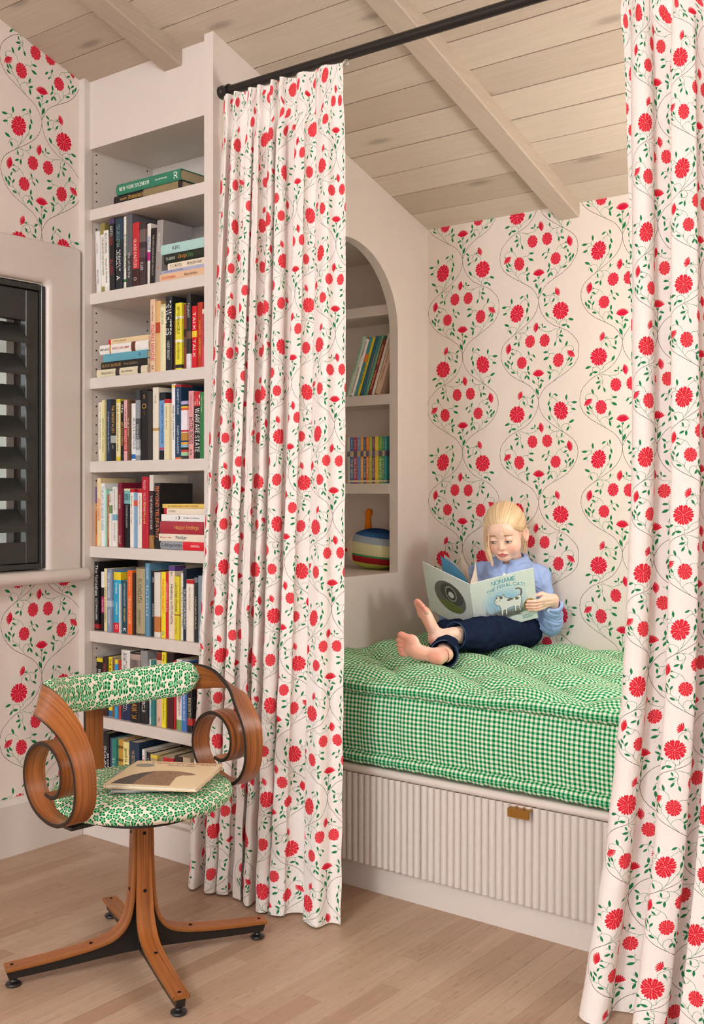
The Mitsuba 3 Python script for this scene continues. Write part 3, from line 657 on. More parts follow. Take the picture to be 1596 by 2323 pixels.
def build_book(M, w, h, d, col, bands, texts, label, group, soft=True, flat=False, page='d9ccb4', key='book'):
    k = name(key); tag(k, label, 'book', group)
    m, t, b = book_cover(w, h, d, soft)
    P = Paint().put(m, col)
    for f0, f1, c in bands:                                       # f from the head of the spine (from its left end when it lies flat)
        z0, z1 = (h * (1 - f1), h * (1 - f0)) if not flat else (h * f0, h * f1)
        xs = np.linspace(0, w, 7)
        pl = Polygon([(x, -b * (1 - (2 * x / w - 1) ** 2) - 0.0003) for x in xs] + [(w + 0.0002, 0.0), (w + 0.0002, min(d * 0.6, 0.05)), (w, min(d * 0.6, 0.05)), (w, 0.0006), (0, 0.0006)])
        P.put(prism(pl.buffer(0), max(z0, 0.0002), min(z1, h - 0.0002), XYZ), c)
    P.done(k + '__cover', M=M)
    g = 0.0 if soft else 0.003
    Paint().put(box(t, w - t, t, d - 0.001 - g, g + 0.0002, h - g - 0.0003), page).done(k + '__pages', 'mat_page', M=M)
    side = 0
    for txt, f0, f1, hf, c in texts:
        if hf == 0: continue
        L, H = h * (f1 - f0), hf * w
        tm = lettering(txt, L, H)
        v = np.asarray(tm.vertices)
        if flat: v = np.stack([w / 2 + H / 2 - v[:, 1], -b - 0.0001 - v[:, 2], h * f0 + v[:, 0]], 1)
        else: v = np.stack([w / 2 - H / 2 + v[:, 1], -b - 0.0001 - v[:, 2], h * (1 - f0) - v[:, 0]], 1)
        mid = (v[:, 0] / w * 2 - 1) ** 2
        v[:, 1] += b * mid
        Paint().put(trimesh.Trimesh(v, tm.faces, process=False), c).done(k + '__title', M=M)
    return k
ORD = 'first second third fourth fifth sixth seventh eighth ninth tenth eleventh twelfth thirteenth fourteenth fifteenth sixteenth seventeenth eighteenth nineteenth twentieth twenty-first twenty-second twenty-third'.split()
def place(x, y, z, ry=0.0, rz=0.0):
    return trimesh.transformations.translation_matrix([x, y, z]) @ trimesh.transformations.rotation_matrix(rz, [0, 0, 1]) @ trimesh.transformations.rotation_matrix(ry, [0, 1, 0])
UPRIGHT = [
(1, -9.0, 26.2, 211.1, -3, 'c9965f', 'tan orange paperback', [(0, 0.1, '6a4a6a'), (0.42, 0.55, 'a86a3a')], [('THE ALCHEMIST', 0.25, 0.75, 0.5, '8a4520')]),
(1, 17.9, 24.0, 219.9, -2, 'dcdad8', 'plain white paperback', [], [('STORIES', 0.2, 0.36, 0.35, '8890a0'), ('SELECTED', 0.62, 0.85, 0.35, '5a6070')]),
(1, 42.5, 23.3, 245.9, -2, 'e2dfd6', 'white paperback with olive ends', [(0, 0.16, '8d8348'), (0.91, 1, '8d8348')], [('THE SELECTED AND NEW POEMS', 0.2, 0.75, 0.4, '4a4a4a')]),
(1, 66.7, 24.2, 216.6, -2, 'e6e4de', 'white paperback with dark green lettering', [(0.92, 1, 'd9d7d0')], [('RUTH REICHL', 0.05, 0.38, 0.5, '2a4a40'), ('Tender at the Bone', 0.45, 0.85, 0.42, '3a3a3a')]),
(1, 91.9, 26.8, 255.0, -1, '1d1b1c', 'black book with red lettering', [(0, 0.07, '4a3a58')], [('GHETTO', 0.1, 0.24, 0.5, 'e0dcd8'), ('SIDE', 0.25, 0.36, 0.5, 'c03034'), ('JILL LEOVY', 0.55, 0.78, 0.45, 'c8323a')]),
(1, 119.6, 35.4, 248.5, 0, '1b2129', 'black book with big white condensed lettering', [(0, 0.3, '26394c')], [('TIM JOHNSTON', 0.08, 0.4, 0.42, '7fb4ac'), ('DESCENT', 0.44, 0.74, 0.62, 'eeeeec'), ('A', 0.8, 0.86, 0.5, 'e8e8e8')]),
(1, 155.9, 22.1, 256.7, 0, 'e4e0d4', 'cream book with green lettering', [(0.86, 0.9, '2f7a4a')], [('BLOOD-DRENCHED BEARD', 0.25, 0.72, 0.45, '5b7a58')]),
(1, 179.0, 30.6, 255.4, 0, '5c5c62', 'charcoal grey book with pale lettering', [(0.55, 1, '37373c')], [('life, on the line', 0.52, 0.86, 0.5, 'c9c5c0')]),
(1, 210.5, 33.4, 220.0, 0, 'b82a30', 'red book with dark brown foot', [(0.72, 1, '3b1c1c')], [('GLASS CASTLES', 0.26, 0.7, 0.4, 'e8d8d0'), ('O', 0.85, 0.9, 0.4, 'e0d0c8')]),
(1, 244.8, 29.1, 212.9, 0, '3a2c30', 'dark mottled book next to a white one', [(0.1, 0.3, '6a5a58'), (0.4, 0.55, '54424a')], [('GLASS', 0.62, 0.75, 0.7, 'd8d0d0')]),
(1, 274.8, 18.2, 210.1, 0, 'e6e1d8', 'white paperback with a magenta band', [(0.46, 0.6, 'c0328a')], [('david', 0.2, 0.42, 0.7, '4a5aa8')]),
(1, 293.8, 29.0, 188.4, 2, '1d1b1c', 'slim black paperback', [], [('THE GENTLEMAN FROM THE PAST', 0.12, 0.85, 0.3, 'a8a29a')]),
(1, 324.6, 30.5, 208.7, 3, '96908e', 'grey paperback leaning on the stack', [], [('THE CONNOISSEUR', 0.2, 0.5, 0.3, 'e0dcd8'), ('o', 0.75, 0.78, 0.3, 'd0602a')]),
(2, 291.6, 24.2, 248.7, 0, 'e0bfa2', 'peach book with pink lettering', [], [('New Heroines', 0.08, 0.3, 0.4, '8a6a58'), ('ANDREI MAKINE', 0.34, 0.84, 0.75, 'c43a50'), ('M', 0.9, 0.95, 0.5, '7a4a3a')]),
(2, 316.7, 25.3, 239.9, 0, 'd5ae74', 'ochre book with a red ring', [(0.3, 0.45, 'b0452a')], []),
(2, 343.4, 27.3, 225.9, 0, 'e2dcb4', 'pale yellow book', [(0, 0.04, 'c8b888')], [('THE SOFT SKIN', 0.1, 0.3, 0.3, '8a8468')]),
(2, 371.5, 31.3, 249.2, 0, '22242a', 'black book with tall white lettering', [], [('THE', 0.06, 0.16, 0.7, 'f0f0ec'), ('WHITES', 0.18, 0.52, 0.85, 'f4f4f0'), ('HARRY BRANDT', 0.6, 0.85, 0.4, 'd0d0cc')]),
(2, 404.1, 14.9, 208.4, 0, '5c3424', 'narrow dark brown book', [(0, 0.2, '2a2422')], []),
(2, 419.8, 30.3, 221.7, 0, 'e2d936', 'yellow paperback with white dots', [(0.2, 0.235, 'f2efd6'), (0.55, 0.59, 'f2efd6'), (0.92, 0.97, '2a2a24')], [('MY KOREAN DELI', 0.06, 0.46, 0.4, '2c2c20'), ('BEN RYDER HOWE', 0.58, 0.84, 0.32, '2c2c20')]),
(2, 451.4, 23.4, 215.7, 0, '7e3f36', 'brick brown book', [(0.38, 0.5, '3c2420'), (0.52, 0.66, '5a4438')], []),
(2, 475.6, 19.9, 245.2, 0, '2c2a2c', 'tall black book with a white label at its foot', [(0.8, 1, 'd8d8dc'), (0.5, 0.6, '6a4a3a')], [('TOURIST', 0.12, 0.32, 0.45, 'd8d8d8')]),
(2, 496.7, 21.0, 204.1, 0, 'cf1f2b', 'red book with white lettering', [(0.4, 0.5, 'e8c63a')], [('TALK', 0.1, 0.38, 0.6, 'f2eee8'), ('TALK', 0.53, 0.82, 0.6, 'f2eee8')]),
(2, 518.5, 23.7, 214.3, 0, 'b53a24', 'rust red book', [], [('DEANER RICE', 0.28, 0.5, 0.28, 'e0b040'), ('CAFE FRONSKY', 0.54, 0.82, 0.28, 'e0c040')]),
(2, 542.9, 16.2, 190.0, 0, 'cc4a6a', 'pink paperback at the right end', [(0, 0.08, 'e0d8c8')], [('CLOUDED HEAD', 0.1, 0.62, 0.4, '2a1a20')]),
(2, 559.9, 15.3, 195.4, 0, 'b8a88c', 'tan paperback half hidden at the right end', [], []),
(3, 26.0, 22.1, 208.7, 0, 'e6dfcb', 'cream paperback with thin lettering', [], [('milan kundera laughable loves', 0.05, 0.8, 0.35, '8a8070')]),
(3, 48.7, 14.2, 215.2, 0, 'e0d79c', 'pale yellow paperback', [], [('DICTIONARY OF FOOD', 0.3, 0.85, 0.5, '6a7a40')]),
(3, 63.9, 22.8, 217.6, 0, '22324e', 'navy blue paperback', [], [('50 THINGS TO DO WHEN YOU TURN FIFTY', 0.2, 0.86, 0.32, 'c8ccd8')]),
(3, 87.6, 32.0, 212.1, 0, '1c1a1c', 'black paperback with a small grey picture', [(0.58, 0.7, 'a8a8a4')], [('THE ORIENTALIST', 0.08, 0.54, 0.42, 'e0b060'), ('TOM REISS', 0.73, 0.8, 0.5, 'c8c8c8')]),
(3, 120.5, 21.5, 215.2, 0, 'e5d9a8', 'cream yellow paperback', [(0, 0.06, 'd8c23a'), (0.93, 1, 'd8c23a')], [('LE MILLIONAIRE', 0.12, 0.85, 0.35, '6a6a40')]),
(3, 142.6, 18.4, 207.1, 0, '1a1819', 'thin black paperback', [], [('MILAN KUNDERA', 0.35, 0.75, 0.5, 'd8a040'), ('life', 0.06, 0.2, 0.5, 'd8d0c0')]),
(3, 161.6, 19.7, 209.7, 0, 'e0a8a8', 'pink paperback with a red band', [(0.46, 0.84, 'b82a34')], [('A DICTIONARY OF', 0.14, 0.44, 0.38, '7a2a34'), ('JAPANESE FOOD', 0.48, 0.82, 0.6, 'f0e0d8')]),
(3, 181.8, 11.8, 208.8, 0, '6a4a34', 'narrow brown paperback', [], [('THE BOOK', 0.3, 0.6, 0.5, 'd8c0a0')]),
(3, 195.4, 30.0, 196.7, 0, 'e8e6e4', 'white paperback with a blue square at its foot', [(0.89, 0.97, '2f66b0')], [('RELAIS & CHATEAUX', 0.26, 0.8, 0.42, '5a6070')]),
(3, 226.8, 21.6, 238.8, 0, '8c9096', 'silver and black book', [(0, 0.14, '3a3c40'), (0.4, 0.7, '4a4c50'), (0.85, 0.93, 'c8ccd0')], [('SOCIAL ECLIPSES', 0.48, 0.82, 0.42, 'e4e4e4')]),
(3, 249.3, 34.8, 240.4, 0, '1e1a18', 'thick black book with gold lettering', [], [('Jerry', 0.07, 0.13, 0.8, 'c8964a'), ('BIOGRAPHY', 0.31, 0.36, 0.7, 'b8863a'), ('O', 0.2, 0.27, 0.6, 'c8964a')]),
(3, 285.0, 17.7, 233.5, 0, '34302e', 'dark book beside the thick black one', [], []),
(3, 304.4, 28.1, 244.9, 0, 'e2dac8', 'cream book with a tan emblem', [(0.56, 0.6, 'b8965a')], [('THE TREE', 0.1, 0.22, 0.3, '8a8070')]),
(3, 334.2, 30.8, 226.7, 0, '6f9ac8', 'light blue book with black ends', [(0, 0.12, '1a2026'), (0.86, 1, '1a1a1e'), (0.82, 0.85, 'c03a5a')], [('The New York Times Guide', 0.15, 0.76, 0.3, '2a3a50')]),
(3, 369.8, 24.0, 201.2, 0, 'e4d8ae', 'cream paperback with a red top', [(0, 0.065, 'b81c28')], [('STORIES OF THE HILLS', 0.12, 0.5, 0.25, '7a7050')]),
(3, 395.9, 20.4, 251.3, 0, 'e8e8ea', 'tall white book with black lettering', [(0.02, 0.05, 'e0c83a')], [('design for a living world', 0.28, 0.74, 0.6, '2a2a2a')]),
(3, 417.6, 29.5, 246.8, 0, '1f3c58', 'tall dark blue book with an orange foot', [(0, 0.03, 'b02a30'), (0.975, 1, 'e0703a')], [('DARKEY CAGE', 0.06, 0.4, 0.3, 'c8d0d8'), ('DARE MAASEN', 0.55, 0.92, 0.32, 'c8d0d8')]),
(3, 447.8, 28.6, 191.1, 0, 'd8c8b8', 'book with many coloured stripes', [(0, 0.06, 'b0a8d0'), (0.06, 0.09, '2a2a2a'), (0.09, 0.12, 'e0b83a'), (0.12, 0.16, 'd0603a'), (0.16, 0.5, 'e8e0ea'), (0.5, 0.53, 'c03040'), (0.55, 0.68, 'b8863a'), (0.68, 0.71, '2a3a6a'), (0.71, 0.75, 'e0a030'), (0.75, 0.8, '8ab8c8'), (0.8, 0.84, '1e1e1e'), (0.84, 0.88, 'c83a3a'), (0.88, 0.94, '9ac89a'), (0.94, 1, '3a3a3a')], []),
(3, 477.2, 22.8, 223.1, 0, 'dd9c9c', 'pink paperback with bold black lettering', [], [('Sophia Amoruso', 0.06, 0.34, 0.3, 'a85a5a'), ('#GIRLBOSS', 0.38, 0.78, 0.75, '1e1a1a'), ('O', 0.86, 0.94, 0.4, '1e1a1a')]),
(3, 500.8, 29.9, 220.0, 0, '1a1818', 'black book with a red top and bold white lettering', [(0, 0.22, 'c0282e')], [('THE', 0.05, 0.2, 0.8, 'f4f0ea'), ('WARFARE STATE', 0.25, 0.9, 0.72, 'f4f0ea')]),
(3, 531.3, 20.5, 216.8, 0, '2e7a44', 'green paperback at the right end', [], [('Lives of Hope', 0.06, 0.3, 0.3, 'd8e0c8')]),
(3, 552.7, 22.6, 210.7, 0, '6a7a4a', 'olive book half hidden at the right end', [], []),
(4, -9.5, 31.1, 209.7, 0, 'd2813c', 'orange paperback with a violet top', [(0, 0.28, '6a5488'), (0.28, 0.4, 'e0a868')], [('The Alchemists Cafe', 0.24, 0.8, 0.5, '2a2a3a')]),
(4, 23.1, 20.2, 240.2, 0, 'e3cfa0', 'tall cream paperback with orange marks', [(0.3, 0.6, 'e0b890')], [('CITY BAKING', 0.3, 0.62, 0.4, 'c04a3a')]),
(4, 44.3, 18.7, 222.0, 0, 'e6e8ea', 'white book with pale blue lettering', [], [('THE ART OF BEING THERE', 0.05, 0.75, 0.55, '5a8ab0')]),
(4, 63.5, 9.4, 201.4, 0, 'a8dccb', 'thin mint green book', [], []),
(4, 73.5, 12.7, 182.7, 0, 'ab5a34', 'thin rust brown paperback', [], [('TALES OF DARKNESS', 0.25, 0.85, 0.45, 'e8c8a0')]),
(4, 87.1, 11.3, 193.3, 0, 'e8e6e2', 'thin white paperback with a green picture', [(0.25, 0.4, '6a8a5a')], [('OSE', 0.04, 0.2, 0.6, '2a2a2a')]),
(4, 99.4, 23.0, 209.3, 0, 'e2e0dc', 'white paperback with a blue picture', [(0.46, 0.56, '7aa8c0')], [('THE CONTINENT', 0.03, 0.4, 0.3, '6a6a6a'), ('WITHOUT LIMITS', 0.6, 0.9, 0.35, '6a6a6a')]),
(4, 123.0, 12.5, 201.5, 0, 'e6dcae', 'thin cream paperback', [], [('HER GRACE RULES', 0.05, 0.5, 0.5, '4a4a3a')]),
(4, 136.1, 20.3, 223.0, 0, '7c1c34', 'maroon paperback', [], [('THE WITNESS', 0.18, 0.4, 0.35, 'e8c8b8'), ('ZAGAT', 0.82, 0.95, 0.4, 'e8d0c0')]),
(4, 157.0, 36.2, 202.9, 0, '161618', 'black paperback with a teal picture at its top', [(0, 0.035, 'e4d6a8'), (0.035, 0.26, '79b0b0'), (0.09, 0.2, '1f4a50')], [('DIVISADERO BLUE RAIN', 0.28, 0.66, 0.25, 'b0b0b0')]),
(4, 195.9, 20.5, 201.3, 0, 'e9e0d2', 'white paperback with a red top', [(0, 0.06, 'b81c28')], [('Stories Till Then', 0.12, 0.6, 0.3, '7a6a5a')]),
(4, 217.0, 8.0, 190.7, 0, '8ab2d6', 'thin light blue book', [(0.15, 0.25, 'd05a4a')], []),
(4, 225.6, 24.6, 201.3, 0, 'e9e0d2', 'wider white paperback with a red top', [(0, 0.065, 'b81c28')], [('A Memoir of Place', 0.12, 0.6, 0.25, '7a6a5a')]),
(4, 251.5, 34.3, 243.3, 0, 'b01c30', 'tall red book with gold script', [], [('THE LIFE AND TIMES', 0.22, 0.5, 0.3, 'e0a8a0'), ('Kent Royal', 0.36, 0.66, 0.42, 'd8b45a'), ('POUCH', 0.05, 0.18, 0.3, 'e8c8c0')]),
(4, 289.4, 19.4, 249.0, 0, 'd6d2c8', 'tall book with a white top and an orange foot', [(0.22, 1, '3a2a2c'), (0.82, 1, 'd8a048')], [('THE FOURTH STAR', 0.28, 0.74, 0.55, 'e0dcd8')]),
(4, 309.7, 28.4, 221.0, 0, '262325', 'black book with orange lettering', [], [('BEYOND TELEPATHY', 0.05, 0.84, 0.55, 'e07a4a')]),
(5, -4.1, 30.1, 242.8, 0, '191718', 'tall black book with white lettering at the left end', [(0.91, 0.98, '9a2028')], [('The Natashas', 0.05, 0.5, 0.62, 'f0f0ee'), ('VICTOR MALAREK', 0.53, 0.85, 0.4, 'e8e8e6')]),
(5, 34.6, 22.1, 208.3, 0, '1e1a1c', 'black book with a white label', [(0.0, 0.27, 'ecebe8'), (0.42, 0.7, 'a02058')], [('Helen Fall', 0.46, 0.68, 0.4, 'f0d8e0')]),
(5, 57.7, 16.2, 220.0, 0, 'e6d9a4', 'thin pale yellow paperback', [], [('HOW I CHANGED', 0.3, 0.85, 0.5, '6a6048')]),
(5, 75.8, 25.5, 219.5, 0, '8592a8', 'grey blue book with script lettering', [(0.5, 0.6, 'b8c0cc')], [('The Last Hotel', 0.06, 0.46, 0.5, 'eceef2'), ('MOSHFEGH', 0.65, 0.88, 0.35, 'd8dce4')]),
(5, 103.2, 37.4, 210.1, 0, '29a0c4', 'cyan book with a yellow top and a red foot', [(0, 0.13, 'e4c82c'), (0.84, 1, 'cf2230')], [('Carl Hiaasen', 0.18, 0.36, 0.4, 'e8f0f2'), ('STORMY WEATHER', 0.5, 0.7, 0.5, 'f0f0e8'), ('O', 0.87, 0.94, 0.3, 'f0e8e0')]),
(5, 141.5, 6.0, 170.3, 0, 'e0e0de', 'very thin white booklet', [], []),
(5, 148.1, 32.7, 181.1, 0, '1f4656', 'dark teal book', [], [('THE BITTERNESS OF A BAD SHOE', 0.04, 0.48, 0.28, 'b8d0d0'), ('PENNY A KENNY', 0.52, 0.78, 0.28, 'd8c84a'), ('K', 0.9, 0.96, 0.5, 'e8e8e8')]),
(5, 181.7, 25.1, 219.4, 0, 'e2672a', 'orange paperback', [], [('THE SOUL OF A CHEF', 0.4, 0.84, 0.45, 'f4c8a0'), ('RUHLMAN', 0.1, 0.32, 0.3, 'f0b890')]),
(5, 207.7, 10.9, 210.2, 0, '3a2420', 'dark brown book', [], []),
(5, 220.5, 45.0, 232.1, 0, 'a89a78', 'wide khaki book with green lettering', [(0, 0.02, '5a5440'), (0.975, 1, '5a5440')], [('PLYMOUTH', 0.17, 0.52, 0.42, '2c4436'), ('PLANTATION', 0.17, 0.52, 0.0, '2c4436'), ('William Bradford', 0.62, 0.86, 0.4, '2c4436')]),
(5, 271.7, 21.3, 247.2, 0, '5b8ba8', 'tall steel blue book with white dots', [], [('COLLECTED POEMS', 0.06, 0.22, 0.5, 'd8e8f0'), ('::.:.::.:', 0.3, 0.72, 0.4, 'e8f0f4')]),
(5, 293.8, 20.3, 222.7, 0, '1d1d20', 'black book beside the steel blue one', [], [('IN PIECE', 0.1, 0.18, 0.4, 'c8c8c8'), ('SILENCE', 0.5, 0.7, 0.3, 'd0d0d0')]),
(5, 315.0, 28.8, 218.4, 0, 'd9d2c8', 'white book with a tan picture at its foot', [(0.68, 0.92, 'b8703a')], []),
(5, 345.5, 22.5, 220.6, 0, 'ead42a', 'bright yellow paperback', [], [('THE ROSIE PROJECT', 0.1, 0.62, 0.5, 'e05a3a'), ('O', 0.9, 0.96, 0.5, '3a8a9a')]),
(5, 368.9, 12.9, 219.9, 0, 'c8202e', 'red paperback beside the yellow one', [], [('MOTHERS RULES', 0.15, 0.6, 0.45, 'f0d8d0')]),
(5, 383.5, 29.0, 243.0, 0, 'e3d3bd', 'cream book with a purple top', [(0, 0.07, '5a4080')], [('RAY', 0.08, 0.14, 0.35, '3a3430'), ('Healing with Plants', 0.25, 0.8, 0.5, '3a3430')]),
(5, 413.8, 23.3, 209.0, 0, 'd8c82e', 'yellow book with a brown band', [(0.6, 0.615, '7a3a24')], [('LOVING FRANK', 0.1, 0.56, 0.4, '3a3424'), ('NANCY HORAN', 0.66, 0.9, 0.25, '8a7a34')]),
(5, 437.9, 18.5, 220.2, 0, 'dcd8d2', 'white paperback squeezed beside a navy one', [], [('THE CITY FATHER', 0.2, 0.8, 0.4, '6a6a6a')]),
(5, 457.2, 15.8, 237.0, 0, '1c2a3a', 'narrow navy book with white lettering', [], [('THE CELESTINE PROPHECY', 0.28, 0.84, 0.55, 'e8e8e0')]),
(5, 474.3, 33.5, 201.9, 0, 'e9dfd2', 'wide white paperback with a red top', [(0, 0.065, 'b81c28')], [('GENTLY INTO THE LOCUST', 0.12, 0.5, 0.22, '8a7a68')]),
(5, 509.5, 15.6, 210.4, 0, '26282e', 'dark book at the curtain edge', [(0, 0.08, '6a6e78')], [('HONDURAS', 0.3, 0.8, 0.4, 'c8b890')]),
(5, 525.8, 17.1, 216.1, 0, '7a8a94', 'grey book half hidden by the curtain', [], []),
(6, 12.4, 31.2, 200.1, 0, '1e1c1a', 'black book with a yellow top', [(0, 0.07, 'd8c62e')], [('BLINK', 0.2, 0.5, 0.4, 'e0e0d8')]),
(6, 44.9, 26.3, 205.4, 0, '3c2824', 'dark brown book', [], [('TRACES', 0.1, 0.4, 0.4, 'c83a3a')]),
(6, 73.1, 20.2, 207.8, 0, 'e6d22a', 'yellow book with black lettering', [(0.9, 1, '2a6a9a')], [('THE BLIND', 0.02, 0.4, 0.5, '1e1e1a')]),
(6, 94.6, 20.7, 206.4, 0, '7a5a40', 'tan brown book', [], []),
(6, 116.6, 15.4, 204.8, 0, '2f9ad0', 'bright blue paperback', [(0, 0.08, 'e0d040')], []),
(6, 133.3, 12.8, 202.9, 0, 'b03a30', 'thin red book', [(0.2, 0.5, 'e0c0a0')], []),
(6, 148.0, 46.2, 241.1, 0, 'dcdad6', 'tall white book with a navy foot', [(0.5, 1, '1f2a50')], [('WHAT HAPPENED', 0.04, 0.44, 0.45, '2a2a3a'), ('CLINTON', 0.6, 0.88, 0.45, 'd8c8a0')]),
(6, 196.7, 53.5, 237.4, 0, '1d1c1e', 'black book with a grey portrait', [(0.02, 0.22, 'a8968a'), (0.1, 0.22, '2c2c34')], [('A COOKS RAW', 0.3, 0.86, 0.5, 'd8963a'), ('M', 0.9, 0.95, 0.4, 'd8963a')]),
(6, 252.1, 33.1, 248.9, 0, '222024', 'dark book with white lettering', [(0.0, 0.22, '8a8a8c')], [('THE CIRCLE', 0.5, 0.84, 0.5, 'e4e2de')]),
(6, 286.4, 17.6, 219.2, 0, 'e4e6e4', 'white paperback with blue dots', [(0.7, 0.9, 'a8c8d8')], []),
(6, 304.6, 18.1, 220.5, 0, '2f7a78', 'teal book', [], [('PEACE', 0.3, 0.5, 0.5, 'd0e0dc')]),
(6, 323.9, 33.5, 246.3, 0, 'dcb8a2', 'peach pink book', [(0, 0.1, '7a2a20')], [('STILL', 0.88, 0.95, 0.4, '4a3a34')]),
(6, 358.6, 19.6, 252.1, 0, 'e8da2c', 'tall yellow paperback', [], [('the Whole Story', 0.5, 0.9, 0.4, '5a6a3a'), ('Elite', 0.04, 0.12, 0.5, '3a3a2a')]),
(6, 380.6, 31.1, 251.3, 0, '4a1c20', 'dark maroon book', [(0, 0.4, '24181a')], []),
(6, 412.8, 6.0, 228.1, 0, 'c0202c', 'very thin red book', [], []),
(6, 419.4, 30.0, 232.7, 0, 'e6e2da', 'white paperback with a green foot', [(0.86, 1, '7a9a5a')], [('SUNDAY', 0.48, 0.62, 0.5, '3a3a5a'), ('DEFENDING', 0.5, 0.8, 0.3, 'b04a4a')]),
(6, 451.1, 24.7, 231.4, 0, '3f74b8', 'blue paperback', [], [('TENDER IS GRACE', 0.45, 0.85, 0.4, 'e0e4ec')]),
(6, 478.1, 23.3, 224.7, 0, '242022', 'black paperback at the curtain edge', [(0.8, 0.9, 'b03030')], [('REBIRTH', 0.5, 0.8, 0.5, 'c8b890')]),
(7, 44.9, 23.7, 236.4, 0, '26282c', 'black book behind the chair back', [], [('SOUND', 0.2, 0.6, 0.5, 'e0e0e0')]),
(7, 69.8, 11.8, 236.0, 0, '1c1a1c', 'thin black book behind the chair post', [], [('BORDER', 0.3, 0.8, 0.6, 'd8d8d8')]),
(7, 82.9, 16.9, 222.0, 0, '3a3258', 'violet blue book', [], []),
(7, 101.1, 26.4, 224.3, 0, '2e7a72', 'teal book with script lettering', [], [('It is Great', 0.3, 0.8, 0.4, 'c8e0d8')]),
(7, 128.8, 28.7, 224.1, 0, 'b8913c', 'gold patterned book', [(0.1, 0.14, '6a4a20'), (0.3, 0.34, '6a4a20'), (0.5, 0.54, '6a4a20'), (0.7, 0.74, '6a4a20')], []),
(7, 158.8, 30.4, 220.0, 0, 'e6d78c', 'pale yellow book with bold lettering', [], [('god is not Great', 0.1, 0.7, 0.6, '3a3424')]),
(7, 191.1, 50.5, 225.9, 0, '20344a', 'wide navy book with tan lettering', [], [('THE', 0.12, 0.18, 0.3, 'c8a46a'), ('BIOGRAPHY', 0.2, 0.5, 0.3, 'c8a46a')]),
(7, 259.5, 13.5, 208.1, 0, 'dcdcdc', 'white paperback with red lettering', [], [('UNITED', 0.1, 0.5, 0.7, 'c02a3a')]),
(7, 274.2, 26.2, 200.5, 0, '1e1e20', 'black paperback beside a white one', [], [('JOHN', 0.1, 0.4, 0.5, 'e0e0e0')]),
(7, 302.2, 32.0, 198.0, 0, 'a89468', 'khaki book', [(0, 0.06, 'e0c84a')], []),
(7, 335.3, 27.4, 196.5, 0, '8a7a58', 'drab olive book', [], []),
(7, 364.6, 49.4, 199.2, 0, 'dccdb0', 'cream book with a red corner', [(0, 0.12, 'b8242e')], []),
(7, 415.8, 35.9, 209.1, 0, '3a2c28', 'dark brown book beside the cream one', [], []),
(7, 453.4, 35.5, 210.6, 0, 'c8b898', 'beige book at the curtain edge', [], [])]
